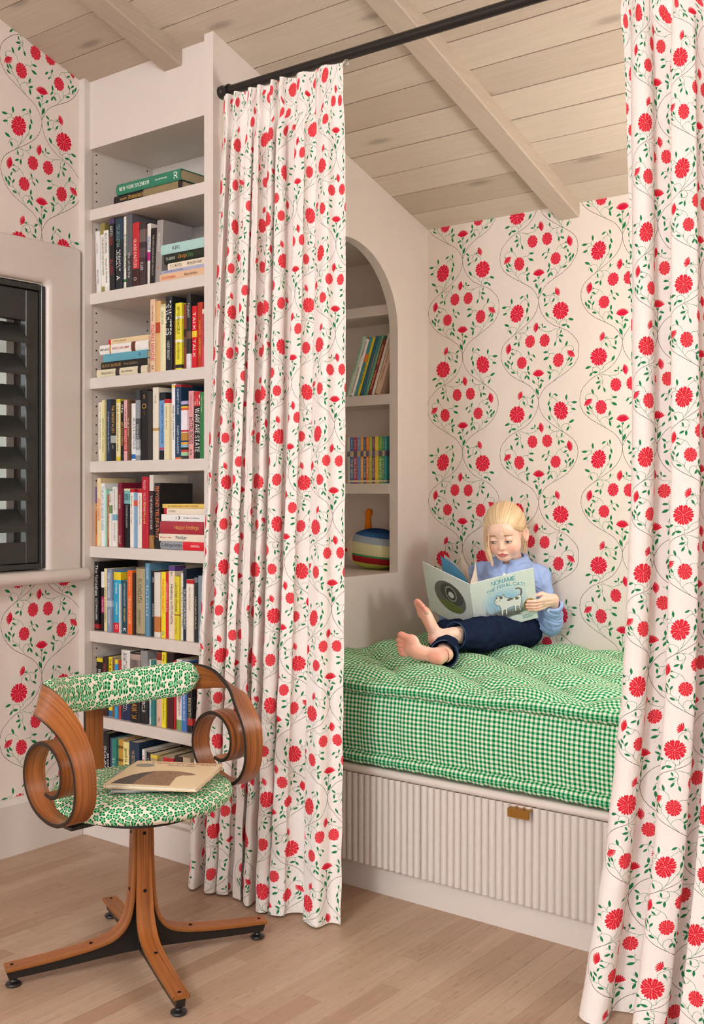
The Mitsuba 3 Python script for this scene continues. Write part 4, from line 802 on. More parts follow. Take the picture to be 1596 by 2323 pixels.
STACKS = [
(0, 'flat on the top shelf', [(113.0, 340.0, 30.2, '231f22', 'black picture book under the green one', [(0.45, 0.95, '8a7a58')], [('WALT DISNEYS', 0.1, 0.2, 0.35, 'c8a050'), ('Disneyland', 0.22, 0.44, 0.6, 'c89a3a')]), (131.8, 319.6, 36.9, '2e7a60', 'thick green book on top of a black one', [], [('NEW YORK SPLENDOR', 0.05, 0.53, 0.36, 'eef0e8'), ('Wendy Moonan', 0.62, 0.8, 0.2, 'dce8e0'), ('R', 0.9, 0.96, 0.6, 'eef0e8')])]),
(1, 'in the second shelf flat stack', [(350.8, 212.4, 25.8, 'ddb694', 'peach paperback at the bottom', [], [('Life Is Elsewhere', 0.04, 0.36, 0.4, 'c8502a'), ('Milan Kundera', 0.56, 0.84, 0.35, '6a4a3a')]), (356.8, 206.3, 11.3, 'a8aac4', 'thin lavender paperback', [], [('THE RISE AND FALL OF NEWS', 0.05, 0.5, 0.4, '5a5a7a')]), (386.5, 176.6, 20.6, 'e4d6c0', 'cream book with black lettering', [], [('T. C. BOYLE', 0.06, 0.38, 0.5, '1e1c1c'), ("World's End", 0.52, 0.9, 0.5, '3a302a')]), (369.8, 193.4, 31.0, '20281f', 'dark green book with orange lettering', [], [('T.C. BOYLE', 0.05, 0.28, 0.3, 'd8dcd4'), ('Drop', 0.36, 0.55, 0.5, 'd8862a'), ('City', 0.56, 0.72, 0.5, '4a8a3a')]), (356.8, 206.3, 32.6, 'a9cfcb', 'pale aqua book on top', [], [('KIKI', 0.28, 0.45, 0.36, '1e2224'), ('STRIKE', 0.28, 0.56, 0.0, '1e2224')])]),
(2, 'in the third shelf flat stack', [(22.6, 262.8, 27.5, 'ddd2b4', 'cream book at the bottom', [(0.38, 0.46, '3a3430'), (0.82, 0.88, '2a2624')], [('INDULGENCES', 0.09, 0.34, 0.3, '6a6252'), ('MARY KINGSMAN', 0.5, 0.72, 0.22, '6a6252')]), (45.2, 241.1, 24.0, '26221f', 'black book', [], [('BLACK and BLUE', 0.03, 0.44, 0.45, 'b08a4a'), ('Anna Quindlen', 0.5, 0.8, 0.4, '8a7450')]), (60.5, 228.0, 27.4, '5d9fb2', 'sky blue book', [], [('o', 0.82, 0.86, 0.4, '1e3a44')]), (36.6, 254.2, 33.1, 'e8e4de', 'white book with a tan band', [(0.21, 0.24, 'b8863a'), (0.66, 0.74, '6a3a24')], [('ROBERT A. MILLER', 0.02, 0.2, 0.22, '3a3430'), ('THE KNIVES TAKE SUMMER', 0.26, 0.62, 0.25, 'b04a3a')]), (83.3, 207.4, 17.0, 'e0c69a', 'slim buff paperback on top', [(0, 0.055, 'b81c28')], [('STORIES IN A BOX', 0.12, 0.45, 0.3, '7a6248')])]),
(4, 'in the fifth shelf flat stack', [(349.9, 209.2, 27.3, '8f9096', 'grey and red book at the bottom', [(0.52, 1, 'd01c2c')], [('LAbyrinth', 0.04, 0.49, 0.5, '1e1c20'), ('RANDALL', 0.7, 0.9, 0.25, 'f0e0e0')]), (342.5, 216.6, 24.3, 'e6d9c4', 'cream book with blue lettering', [], [('Richard H. Thaler', 0.03, 0.28, 0.22, 'b04a4a'), ('Nudge', 0.38, 0.62, 0.55, '24304e')]), (352.9, 206.2, 40.9, 'a32a38', 'thick dark red book', [], [('Happy Endings', 0.35, 0.9, 0.4, 'd0a058')]), (353.8, 205.3, 23.1, 'e8e6e2', 'white book with a colon and bracket', [], [(':)', 0.34, 0.44, 0.5, '2a2a2a'), ("It Must've Been", 0.52, 0.88, 0.25, '5a5a5a'), ('Something I Ate', 0.52, 0.88, 0.0, '5a5a5a')]), (365.5, 193.7, 19.8, 'e6d8c4', 'slim white paperback with a red end', [(0, 0.07, 'b81c28')], [('STORIES', 0.12, 0.3, 0.3, '7a6a5a')]), (360.7, 198.4, 13.6, 'e2bf62', 'thin yellow paperback on top', [], [('KITCHEN AND OTHER STORIES', 0.14, 0.86, 0.35, '7a5a24')])])]
rnd = random.Random(21)
count = {}
for sh, x, w, h, lean, col, lab, bands, texts in UPRIGHT:
    count[sh] = count.get(sh, 0) + 1
    w, h = w / 1000, h / 1000
    d = rnd.uniform(0.125, 0.158) if h < 0.235 else rnd.uniform(0.155, 0.19)
    y = YH + rnd.uniform(0.014, 0.026)
    lo_ = 2.0 + (h * 1000 * math.sin(math.radians(-lean)) if lean < 0 else 0)
    if x < lo_ + 0.01: w, x = max(0.012, w - (lo_ - x) / 1000), lo_
    w = min(w, 0.5965 - x / 1000)
    M = place(BX0 + x / 1000 + (w if lean > 0 else 0), y, SH[sh] + 0.0004, math.radians(lean))
    if lean > 0: M = M @ trimesh.transformations.translation_matrix([-w, 0, 0])
    build_book(M, w - 0.0004, min(h, 0.252), d, col, bands, texts,
               f'{lab}, {ORD[count[sh] - 1]} from window, {ORD[sh]} shelf down', f'upright books on shelf {sh + 1} from the top', soft=rnd.random() < 0.6 and w < 0.035)
for sh, where, rows in STACKS:
    z = SH[sh] + 0.0003
    for i, (x, L, th, col, lab, bands, texts) in enumerate(rows):
        th, L = th / 1000, L / 1000
        M = place(BX0 + x / 1000, YH + 0.012 + rnd.uniform(0, 0.006), z + th) @ FLAT
        build_book(M, th, L, min(0.24, 0.155 + 0.06 * (L > 0.3)), col, bands, texts, f'{lab} {where}', f'flat books on shelf {sh + 1} from the top', soft=th < 0.026, flat=True, page='b8a888' if L > .3 else 'd9ccb4')
        z += th + 0.0004
# the niche: a leaning row and a boxed row of thin colourful children's books
LEAN = [(78, 99, 695, 'a8c8b0', 'pale green picture book', [(.1, .6, .5, 'STORIES OF BEARS', '3a6a5a')]), (99, 129, 715, 'e6e2da', 'white picture book', [(.05, .3, .35, 'Silverstein', '3a3a3a'), (.5, .95, .35, 'Where the Sidewalk Ends', '3a3a3a')]),
        (131, 148, 705, '3f8a94', 'teal and orange picture book', []), (149, 165, 705, 'e0c42e', 'yellow picture book', [(.3, .8, .5, 'Pig the Pug', '3a3420')]), (166, 184, 702, '2a5a6a', 'dark teal picture book', []),
        (185, 200, 700, '3a7a80', 'blue green picture book', [(.3, .7, .5, 'GOODNIGHT', 'd0703a')]), (201, 216, 698, '6a9a7a', 'sage green picture book', []), (218, 239, 725, '7a2a28', 'dark red picture book', [(.1, .45, .5, 'FERDINAND', 'e0b878'), (.55, .9, .5, 'VIKING', 'e0b878')]),
        (241, 258, 690, 'dcd4c8', 'thin cream picture book', []), (262, 300, 640, 'd6b8a2', 'tall rose beige picture book', [(.3, .8, .3, 'Monster Makes', '7a5a4a')])]
zs = 1.592
for i, (x0, x1, yt, col, lab, tx) in enumerate(LEAN):
    lean = math.radians(19.5)
    w = (x1 - x0) * 0.74e-3 * math.cos(lean); x = -2.681 + (x1 - 102) * 0.74e-3; h = (1095 - yt) * 0.585e-3 / math.cos(lean)
    M = place(x, 3.452 + 0.001 * i, zs + 0.0004, lean) @ trimesh.transformations.translation_matrix([-w, 0, 0])
    build_book(M, w - 0.0003, h, 0.15, col, [(.28, .42, 'd8742e')] if 'orange' in lab else [], [(s, a, b, hf, c) for a, b, hf, s, c in tx], f'{lab}, {ORD[i]} in the niche leaning row', 'leaning picture books in the niche', soft=False)
x = -2.681 - 0.012
BOX = [('b8bcb8', 'pale grey', ''), ('3f66a0', 'blue', 'THE BFG'), ('a8324a', 'crimson', 'MATILDA'), ('6a8ab8', 'light blue', ''), ('d89a34', 'amber', 'GIANT PEACH'), ('34507a', 'dark blue', 'OLIVER'), ('d8742e', 'orange', 'DANNY'), ('9ab04a', 'lime green', 'ESIO'), ('6a2e5a', 'plum', 'FANTASTIC'), ('dcc03a', 'yellow', 'ELEVATOR'), ('6aa84a', 'grass green', 'TWITS'), ('2e8a84', 'teal', 'GOING SOLO'), ('3a9a9a', 'turquoise', '')]
for i, (col, lab, txt) in enumerate(BOX):
    w = (0.0125, 0.019, 0.018, 0.0165, 0.0155, 0.0125, 0.0155, 0.015, 0.0135, 0.018, 0.0185, 0.0115, 0.010)[i]
    build_book(place(x, 3.454, 1.2404), w - 0.0003, 0.186, 0.12, col, [(0.30, 0.42, 'b8a080' if i % 2 else '5a5a6a'), (.93, .97, 'd8c8a0')], ([('story', .05, .26, .4, 'd8d0a0')] + ([(txt, .46, .88, .55, 'e8d070' if i % 2 else 'e8e0d0')] if txt else [])), f'thin {lab} paperback, {ORD[i]} in the lower niche row', 'colourful paperbacks in the niche')
    x += w

# knitted toy in the niche
def _knit(p, n, uv):
    t = (p.z - 0.894) / 0.165 + (p.x + 2.63) * 0.7 - 0.02
    st = 0.85 + 0.2 * dr.abs(dr.sin(uv.x * 420)) * dr.abs(dr.sin(uv.y * 420 + 0.6 * dr.sin(uv.x * 420)))
    c = mi.Color3f(srgb(190, 196, 96))
    for a, col in ((0.17, (160, 40, 48)), (0.33, (70, 140, 90)), (0.38, (206, 204, 160)), (0.66, (150, 164, 176)), (0.82, (52, 92, 140)), (0.93, (40, 70, 120))):
        c = dr.select(t > a, mi.Color3f(srgb(*col)), c)
    face = (p.x - TC[0]) < -0.062 - 6.0 * dr.square(p.z - 0.975) + 0.012
    return dr.select(face, mi.Color3f(srgb(216, 204, 186)) * (0.6 + 0.4 * st), c * st)
TC = (-2.605, 3.525, 0.976)
proc_mat('mat_knit', _knit, 0.95, 0.05)
proc_mat('mat_knit_orange', lambda p, n, uv: mi.Color3f(srgb(224, 126, 40)) * (0.85 + 0.2 * dr.abs(dr.sin(uv.y * 500)) * dr.abs(dr.sin(uv.x * 40))), 0.95, 0.05)
TC = (-2.605, 3.525, 0.976); plain('mat_felt_red', srgb(178, 34, 40), 0.9, 0.05)
toy = name('knitted_toy'); tag(toy, 'striped round knitted toy with orange stalk in the arched niche', 'toy')
tu, tv = np.meshgrid(np.linspace(0, 2 * PI, 41), np.linspace(-PI / 2, PI / 2, 25))
def ell(c, r, flat=0.0):
    P = np.stack([c[0] + r[0] * np.cos(tv) * np.cos(tu), c[1] + r[1] * np.cos(tv) * np.sin(tu), np.maximum(c[2] + r[2] * np.sin(tv), c[2] - r[2] * (1 - flat))], -1)
    return grid_mesh(P)
TC = (-2.605, 3.525, 0.976)
add(toy + '__body', ell(TC, (0.135, 0.098, 0.084), 0.03), 'mat_knit', smooth=True, uv=np.stack([tu.ravel() * 0.1, tv.ravel() * 0.09], 1))
add(toy + '__nose', moved(trimesh.creation.icosphere(2, 0.008), (TC[0] - 0.092, TC[1] - 0.070, 0.972)), 'mat_felt_red', smooth=True)
stalk = [(TC[0] - 0.035, TC[1], 1.05), (TC[0] - 0.036, TC[1], 1.08), (TC[0] - 0.034, TC[1] - 0.002, 1.105), (TC[0] - 0.030, TC[1] - 0.003, 1.122), (TC[0] - 0.027, TC[1] - 0.003, 1.134), (TC[0] - 0.026, TC[1] - 0.003, 1.139)]
sm = tube(stalk, [0.0165, 0.0125, 0.012, 0.0165, 0.0125, 0.004], 18)
sv = np.asarray(sm.vertices)
add(toy + '__stalk', sm, 'mat_knit_orange', smooth=True, uv=np.stack([np.arctan2(sv[:, 1] - TC[1], sv[:, 0] - TC[0]), sv[:, 2]], 1))
# ------------------------------------------------------------------ bentwood swivel chair with scroll arms
def _teak(p, n, uv):
    g = fb(uv.x * 5, uv.y * 260, 2)
    big = n2(uv.x * 2.2 + 9, uv.y * 26)
    c = mikit.mix(srgb(118, 66, 30), srgb(176, 106, 54), mikit.smoothstep(0.2, 0.8, g * 0.5 + big * 0.5))
    return c * (0.94 + 0.12 * n2(uv.x * 40, uv.y * 600))
proc_mat('mat_teak', _teak, 0.38, 0.45)
plain('mat_teak_edge', srgb(36, 26, 20), 0.5, 0.3)
plain('mat_ply_edge', srgb(150, 92, 44), 0.5, 0.3)
LD, LL, LC = srgb(16, 112, 66), srgb(132, 196, 148), srgb(234, 228, 210)
def _leopard(p, n, uv):
    s = 1 / 0.0185
    x, y = uv.x * s, uv.y * s * 1.04
    x = x + 0.16 * (n2(x * 2.1, y * 2.1) - 0.5)
    # rosettes on a jittered staggered lattice: light heart, ring of dark lobes, cream between
    best = mi.Float(9); lx = mi.Float(0); ly = mi.Float(0); rn = mi.Float(0); second = mi.Float(9)
    row0 = dr.floor(y)
    for b in (-1, 0, 1):
        row = row0 + b
        sh = dr.select(dr.abs(row - 2 * dr.floor(row * 0.5)) > 0.5, 0.5, 0.0)
        col0 = dr.floor(x - sh)
        for a in (-1, 0, 1):
            col = col0 + a
            cx = col + sh + 0.5 + 0.46 * (mikit.cell_rand(col, row, 1) - 0.5); cy = row + 0.5 + 0.46 * (mikit.cell_rand(col, row, 2) - 0.5)
            dx, dy = x - cx, y - cy
            d = dr.sqrt(dx * dx + dy * dy)
            near = d < best
            second = dr.select(near, best, dr.minimum(second, d))
            lx = dr.select(near, dx, lx); ly = dr.select(near, dy, ly); rn = dr.select(near, mikit.cell_rand(col, row, 3), rn)
            best = dr.minimum(best, d)
    th = dr.atan2(ly, lx) + rn * 6.28
    lob = 0.5 + 0.5 * dr.cos(th * (4.0 + dr.floor(rn * 2.99)))
    edge = second - best
    cell = edge > 0.10 + 0.05 * (1 - lob)
    dark = (best > 0.20 + 0.04 * rn) & (best < 0.47 + 0.05 * lob) & (lob > 0.30) & cell
    heart = (best < 0.40) & ~dark & (edge > 0.17)
    c = dr.select(heart, mi.Color3f(LL), mi.Color3f(LC))
    c = dr.select(dark & ~heart, mi.Color3f(LD), c)
    return c
proc_mat('mat_leopard', _leopard, 0.85, 0.15)

CA = math.radians(-7.0); SX, SY = -2.126, 1.867
CM = np.eye(4); CM[:3, :3] = trimesh.transformations.rotation_matrix(CA, [0, 0, 1])[:3, :3]; CM[:2, 3] = (SX, SY)
CW = T(CM.tolist())
ch = name('armchair'); tag(ch, 'bentwood swivel chair with scroll arms and green leopard upholstery', 'chair')
def ribbon(ctr, wid, width, thick, n=10):
    """A bent plywood band: centre line, width directions, widths; returns (faces mesh, faces uv, edge meshes)."""
    C_ = catmull(ctr, n); Wd = catmull(wid, n); wdt = catmull(np.asarray(width, float)[:, None], n)[:, 0]
    t = np.gradient(C_, axis=0); t /= np.linalg.norm(t, axis=1, keepdims=True)
    Wd = Wd - t * (Wd * t).sum(1, keepdims=True); Wd /= np.linalg.norm(Wd, axis=1, keepdims=True)
    N = np.cross(t, Wd)
    arc = np.concatenate([[0], np.cumsum(np.linalg.norm(np.diff(C_, axis=0), axis=1))])
    k = 5; rows = []
    for s in (1, -1):
        ws = np.linspace(-0.5, 0.5, k) * s
        rows.append(C_[:, None] + Wd[:, None] * (ws[None, :, None] * wdt[:, None, None]) + N[:, None] * (s * thick / 2))
    uv = [np.stack([np.repeat(arc, k), np.tile(np.linspace(-0.5, 0.5, k), len(arc)) * np.repeat(wdt, k) + 0.5 * q], 1) for q in (0, 1)]
    faces = [grid_mesh(r) for r in rows]
    m = cat(faces)
    edges = []
    for s in (1, -1):
        A = C_ + Wd * (s * wdt / 2)[:, None]
        bulge = A + Wd * 0.0012 * s
        E = np.stack([A + N * thick / 2, bulge + N * thick * 0.2, bulge - N * thick * 0.2, A - N * thick / 2], 1)
        edges.append(grid_mesh(E if s > 0 else E[:, ::-1]))
    for i in (0, -1):
        a = [C_[i] + Wd[i] * wdt[i] / 2 * p + N[i] * thick / 2 * q for p, q in ((1, 1), (1, -1), (-1, -1), (-1, 1))]
        edges.append(trimesh.Trimesh(np.array(a), [[0, 1, 2], [0, 2, 3]], process=False))
    return m, np.vstack(uv), cat(edges)
arm_c = [(-0.222, 0.0, 0.668), (-0.212, 0.075, 0.671), (-0.182, 0.148, 0.677), (-0.135, 0.205, 0.685), (-0.078, 0.243, 0.692), (-0.012, 0.262, 0.690), (0.055, 0.265, 0.667), (0.112, 0.262, 0.625), (0.150, 0.259, 0.572), (0.167, 0.257, 0.515), (0.160, 0.256, 0.462), (0.130, 0.256, 0.423), (0.080, 0.256, 0.402), (0.018, 0.256, 0.403), (-0.040, 0.257, 0.425), (-0.078, 0.258, 0.470), (-0.082, 0.259, 0.522), (-0.052, 0.259, 0.570), (0.002, 0.259, 0.595), (0.056, 0.258, 0.587), (0.092, 0.257, 0.556), (0.099, 0.257, 0.515), (0.084, 0.257, 0.482), (0.056, 0.257, 0.467), (0.022, 0.257, 0.470)]
arm_w = [(0, 0, 1), (0, 0, 1), (0, -0.02, 1), (0.02, -0.12, 1), (0.05, -0.35, 0.92), (0.1, -0.68, 0.72), (0.12, -0.92, 0.4)] + [(0.06, -1, 0.15)] + [(0, -1, 0.0)] * 17
arm_wd = [0.074, 0.074, 0.074, 0.074, 0.073, 0.070, 0.066, 0.062, 0.058] + [0.055] * 16
arm_c = [(p if i < 7 else (0.03 + (p[0] - 0.03) * (0.92 if i > 8 else 0.96) - 0.012, p[1] - 0.004, 0.515 + (p[2] - 0.515) * 0.95 + 0.012)) for i, p in enumerate(arm_c)]
for s in (1, -1):
    c = np.array(arm_c) * [1, s, 1]; w = np.array(arm_w) * [1, s, 1]
    m, uv, e = ribbon(c, w, arm_wd, 0.0095)
    part = add(ch + '__arm', m, 'mat_teak', smooth=True, uv=uv, to_world=CW)
    add(part + '__edge', e, 'mat_teak_edge', 'dark edge of the bent plywood', smooth=30, to_world=CW)
# back post from seat to back band
m, uv, e = ribbon([(-0.03, 0, 0.399), (-0.12, 0, 0.399), (-0.185, 0, 0.406), (-0.218, 0, 0.435), (-0.226, 0, 0.50), (-0.228, 0, 0.58), (-0.230, 0, 0.68)], [(0, 1, 0)] * 7, [0.055] * 7, 0.010)
pb = add(ch + '__back_post', m, 'mat_teak', smooth=True, uv=uv, to_world=CW); add(pb + '__edge', e, 'mat_teak_edge', smooth=30, to_world=CW)
# back pad: a stuffed cushion in front of the back band
half = catmull(arm_c[:6], 12); half = half[half[:, 0] < -0.068]
path = np.vstack([half[::-1] * [1, -1, 1], half[1:]])
sl = np.concatenate([[0], np.cumsum(np.linalg.norm(np.diff(path, axis=0), axis=1))])
q_ = np.linspace(0, sl[-1], 81); path = np.stack([np.interp(q_, sl, path[:, k]) for k in range(3)], 1)
tg = np.gradient(path, axis=0); tg[:, 2] = 0; tg /= np.linalg.norm(tg, axis=1, keepdims=True)
inn = np.stack([-tg[:, 1], tg[:, 0]], 1); inn *= np.sign(inn[40, 0])
sec = np.linspace(0, 2 * PI, 29)
P, UV = [], []
for i, p in enumerate(path):
    e = np.clip(min(q_[i], q_[-1] - q_[i]) / 0.055, 0, 1); e = math.sqrt(1 - (1 - e) ** 2)
    hz = 0.047 * (0.12 + 0.88 * e); tk = 0.021 * (0.2 + 0.8 * e)
    for a in sec:
        off = tk * (1 + np.sign(math.cos(a)) * abs(math.cos(a)) ** 0.75) + 0.0055
        zz_ = hz * np.sign(math.sin(a)) * abs(math.sin(a)) ** 0.8
        P.append((p[0] + inn[i, 0] * (off - 0.14 * zz_), p[1] + inn[i, 1] * (off - 0.14 * zz_), p[2] + zz_)); UV.append((q_[i], a * 0.036))
th = path
add(ch + '__back_pad', grid_mesh(np.array(P).reshape(len(th), len(sec), 3)), 'mat_leopard', smooth=True, uv=np.array(UV), to_world=CW)
# seat cushion
prof = [(0.0, 0.388), (0.15, 0.388), (0.206, 0.389), (0.222, 0.393), (0.230, 0.402), (0.2325, 0.413), (0.2285, 0.424), (0.216, 0.4325), (0.192, 0.438), (0.15, 0.4415), (0.09, 0.4435), (0.0, 0.444)]
prof = [(r, z + 0.020) for r, z in prof]
sm = lathe(prof, 72); sv = np.asarray(sm.vertices); rr = np.hypot(sv[:, 0], sv[:, 1]) + 1e-9
ext = np.where(sv[:, 2] < 0.447, 1 + (0.447 - sv[:, 2]) * 1.2 / rr * (rr > 0.18), 1.0)
add(ch + '__seat_cushion', sm, 'mat_leopard', smooth=True, uv=sv[:, :2] * ext[:, None] + 3.0, to_world=CW)
add(ch + '__seat_plate', moved(trimesh.creation.cylinder(radius=0.15, height=0.022, sections=48), (0, 0, 0.3960)), 'mat_black', to_world=CW)
for s in (1, -1): add(ch + '__arm_bracket', box(0.01, 0.06, s * 0.195 - 0.045, s * 0.195 + 0.045, 0.397, 0.4075, 0.002), 'mat_black', to_world=CW)
# pedestal: four bent legs on a black steel core
leg_c = [(0.0215, 0, 0.386), (0.0225, 0, 0.30), (0.0250, 0, 0.22), (0.030, 0, 0.155), (0.043, 0, 0.110), (0.070, 0, 0.081), (0.110, 0, 0.067), (0.170, 0, 0.058), (0.250, 0, 0.051), (0.338, 0, 0.046)]
wl = [0.031, 0.034, 0.038, 0.042, 0.046, 0.046, 0.044, 0.042, 0.040, 0.038]
lm, luv, le = ribbon(leg_c, [(0, 1, 0)] * 10, wl, 0.0105, 8)
cc = catmull(leg_c, 8)[:, [0, 2]]
top = [(x, z) for x, z in cc if z < 0.16]
web = Polygon([(0.010, 0.165)] + [(x - 0.004 if z > 0.09 else x, z - 0.0045) for x, z in top] + [(0.330, 0.0200), (0.22, 0.024), (0.11, 0.030), (0.05, 0.033), (0.010, 0.033)]).buffer(0)
steel = prism(web, -0.011, 0.011, XZY)
glide = cat([moved(trimesh.creation.cylinder(radius=0.006, height=0.024, sections=12), (0.318, 0, 0.020)), moved(lathe([(0, 0), (0.016, 0.0), (0.0195, 0.004), (0.018, 0.008), (0.010, 0.012), (0.008, 0.016), (0, 0.0165)], 24), (0.318, 0, 0.0002))])
screws = []
for x, z, flat in ((0.0272, 0.335, 0), (0.0322, 0.19, 0), (0.130, 0.0695, 1), (0.322, 0.0520, 1)):
    c = trimesh.creation.cylinder(radius=0.0045, height=0.0016, sections=14)
    if not flat: c.apply_transform(trimesh.transformations.rotation_matrix(PI / 2, [0, 1, 0]))
    screws.append(moved(c, (x, 0, z)))
for k in range(4):
    A = np.eye(4); A[:3, :3] = trimesh.transformations.rotation_matrix(math.radians(64 + 90 * k), [0, 0, 1])[:3, :3]; A[:2, 3] = (SX, SY)
    W_ = T(A.tolist())
    L_ = add(ch + '__leg', lm, 'mat_teak', smooth=True, uv=luv, to_world=W_)
    add(L_ + '__edge', le, 'mat_ply_edge', smooth=30, to_world=W_)
    add(L_ + '__steel_bar', steel, 'mat_black', to_world=W_); add(L_ + '__glide', glide, 'mat_black', smooth=35, to_world=W_)
    for sc in screws: add(L_ + '__screw', sc, 'mat_hole', to_world=W_)
add(ch + '__core', moved(trimesh.creation.cylinder(radius=0.0165, height=0.350, sections=24), (SX, SY, 0.2110)), 'mat_black')

# picture books on the seat
def picture_book(key, corner, ang, w, h, th, z, cover, label, art):
    """A hardback lying flat; x runs along the title, y to the top of the cover."""
    k = name(key); tag(k, label, 'book', 'picture books on the chair seat')
    M = place(corner[0], corner[1], z, 0, ang)
    P = Paint()
    P.put(box(0, w, 0, h, 0, 0.0025, 0.0008), cover); P.put(box(0, w, 0, h, th - 0.0025, th, 0.0008), cover)
    P.put(box(-0.003, 0.003, 0, h, 0.0006, th - 0.0006, 0.002), cover)
    P.done(k + '__cover', M=M)
    Paint().put(box(0.003, w - 0.004, 0.004, h - 0.004, 0.0026, th - 0.0026), 'e4dccb').done(k + '__pages', 'mat_page', M=M)
    A = Paint()
    for kind, *a in art:
        if kind == 'text':
            txt, x0, x1, y0, hh, c = a
            t_ = lettering(txt, (x1 - x0) * w, hh * h, 0.0003)
            v = np.asarray(t_.vertices) + [x0 * w, y0 * h, th - 0.00005]
            A.put(trimesh.Trimesh(v, t_.faces, process=False), c)
        else:
            pts, c, lift = a
            pm = trimesh.creation.extrude_polygon(Polygon(pts).buffer(0), 0.0002 + lift, engine='earcut')
            pm.vertices = np.asarray(pm.vertices) * [w, h, 1] + [0, 0, th - 0.00005]
            A.put(pm, c)
    if A.m: A.done(k + '__cover_print', M=M)
    return k
ov = [(0.5 * math.cos(a), 0.5 * math.sin(a)) for a in np.linspace(0, 2 * PI, 40, endpoint=False)]
mound = [(0.06, 0.03), (0.09, 0.20), (0.16, 0.38), (0.25, 0.50), (0.36, 0.575), (0.50, 0.61), (0.64, 0.60), (0.76, 0.555), (0.83, 0.52), (0.84, 0.49), (0.80, 0.46), (0.70, 0.45), (0.66, 0.36), (0.68, 0.20), (0.70, 0.03)]
seal = [(0.16 + 0.22 * x, 0.80 + 0.15 * y) for x, y in ov]
bristle = []
rb = random.Random(3)
for _ in range(240):
    x, y = rb.uniform(0.30, 0.66), rb.uniform(0.08, 0.52)
    bristle.append(('poly', [(x, y), (x + 0.004, y), (x + 0.001, y + 0.018)], '5a3e30', 0.0003))
picture_book('picture_book', (-2.083, 1.733), math.radians(45), 0.215, 0.185, 0.009, 0.4655, '9a9ca2', 'grey picture book underneath on the green leopard seat', [])
picture_book('picture_book', (-2.104, 1.727), math.radians(28.5), 0.235, 0.235, 0.0115, 0.4762, 'd9c3a0', 'tan picture book with a brown mound lying on top of the grey one',
             [('text', 'I WANT MY HAT BACK', 0.20, 0.95, 0.89, 0.055, '9a4a34'), ('text', 'JON KLASSEN', 0.40, 0.72, 0.82, 0.04, '3a3028'), ('poly', seal, '8a8678', 0.0), ('poly', mound, '8a6a54', 0.0), ('poly', [(0.06, 0.03), (0.09, 0.20), (0.16, 0.38), (0.25, 0.50), (0.36, 0.575), (0.31, 0.40), (0.29, 0.20), (0.30, 0.03)], '4a423e', 0.0001)] + bristle)
# ------------------------------------------------------------------ organic shapes: signed distances meshed by surface nets
def nets(f, lo, hi, h):
    lo, hi = np.asarray(lo, float), np.asarray(hi, float)
    n = np.ceil((hi - lo) / h).astype(int) + 1
    ax = [lo[k] + h * np.arange(n[k]) for k in range(3)]
    V = np.empty(n, np.float32)
    for i in range(0, n[0], 24):
        G = np.stack(np.meshgrid(ax[0][i:i + 24], ax[1], ax[2], indexing='ij'), -1)
        V[i:i + 24] = f(G.reshape(-1, 3)).reshape(G.shape[:3])
    S = V < 0
    c = n - 1
    cnt = np.zeros(c, np.int32)
    for o in np.ndindex(2, 2, 2): cnt += S[o[0]:o[0] + c[0], o[1]:o[1] + c[1], o[2]:o[2] + c[2]]
    act = (cnt > 0) & (cnt < 8)
    ids = -np.ones(c, np.int64); I = np.argwhere(act); ids[act] = np.arange(len(I))
    acc, num = np.zeros((len(I), 3)), np.zeros((len(I), 1))
    for k in range(3):
        for o in np.ndindex(2, 2):
            a = np.zeros(3, int); others = [j for j in range(3) if j != k]
            a[others[0]], a[others[1]] = o; b = a.copy(); b[k] = 1
            va, vb = V[tuple((I + a).T)], V[tuple((I + b).T)]
            m = (va < 0) != (vb < 0)
            t = np.where(m, va / np.where(m, va - vb, 1), 0)
            p = np.tile(a.astype(float), (len(I), 1)); p[:, k] = t
            acc += p * m[:, None]; num += m[:, None]
    verts = lo + h * (I + acc / np.maximum(num, 1))
    F = []
    for k in range(3):
        i, j = [q for q in range(3) if q != k]
        if k == 1: i, j = j, i
        s0 = [slice(1, c[q]) if q != k else slice(0, c[q]) for q in range(3)]
        A = S[tuple(s0)]; s1 = list(s0); s1[k] = slice(1, c[k] + 1); B = S[tuple(s1)]
        for flip, M in ((0, A & ~B), (1, ~A & B)):
            q = np.argwhere(M)
            if not len(q): continue
            q = q + np.array([1 if z != k else 0 for z in range(3)])
            d1, d2 = np.zeros(3, int), np.zeros(3, int); d1[i] = 1; d2[j] = 1
            g = [ids[tuple(w.T)] for w in (q, q - d1, q - d1 - d2, q - d2)]
            Q = np.stack(g, 1)
            if flip: Q = Q[:, ::-1]
            F += [Q[:, [0, 1, 2]], Q[:, [0, 2, 3]]]
    return trimesh.Trimesh(verts, np.vstack(F), process=False)
def rc(P, a, b, ra, rb):
    a, b = np.asarray(a, float), np.asarray(b, float); d = b - a
    t = np.clip((P - a) @ d / (d @ d + 1e-12), 0, 1)
    return np.linalg.norm(P - a - t[:, None] * d, axis=1) - (ra + (rb - ra) * t)
def el(P, c, r):
    q = (P - np.asarray(c, float)) / np.asarray(r, float)
    k = np.linalg.norm(q, axis=1)
    return (k - 1) * np.min(r) * np.clip(k, 0.6, 1.6) ** 0 if False else k * (k - 1) / np.maximum(np.linalg.norm(q / np.asarray(r, float), axis=1), 1e-9)
def sm(a, b, k):
    h = np.clip(0.5 + 0.5 * (b - a) / k, 0, 1)
    return b + (a - b) * h - k * h * (1 - h)
def cut(a, b, k): return -sm(-a, b, k)
def frame(x, z):
    x = np.asarray(x, float); x = x / np.linalg.norm(x); z = np.asarray(z, float); z = z - x * (x @ z); z /= np.linalg.norm(z)
    return np.stack([x, np.cross(z, x), z], 1)

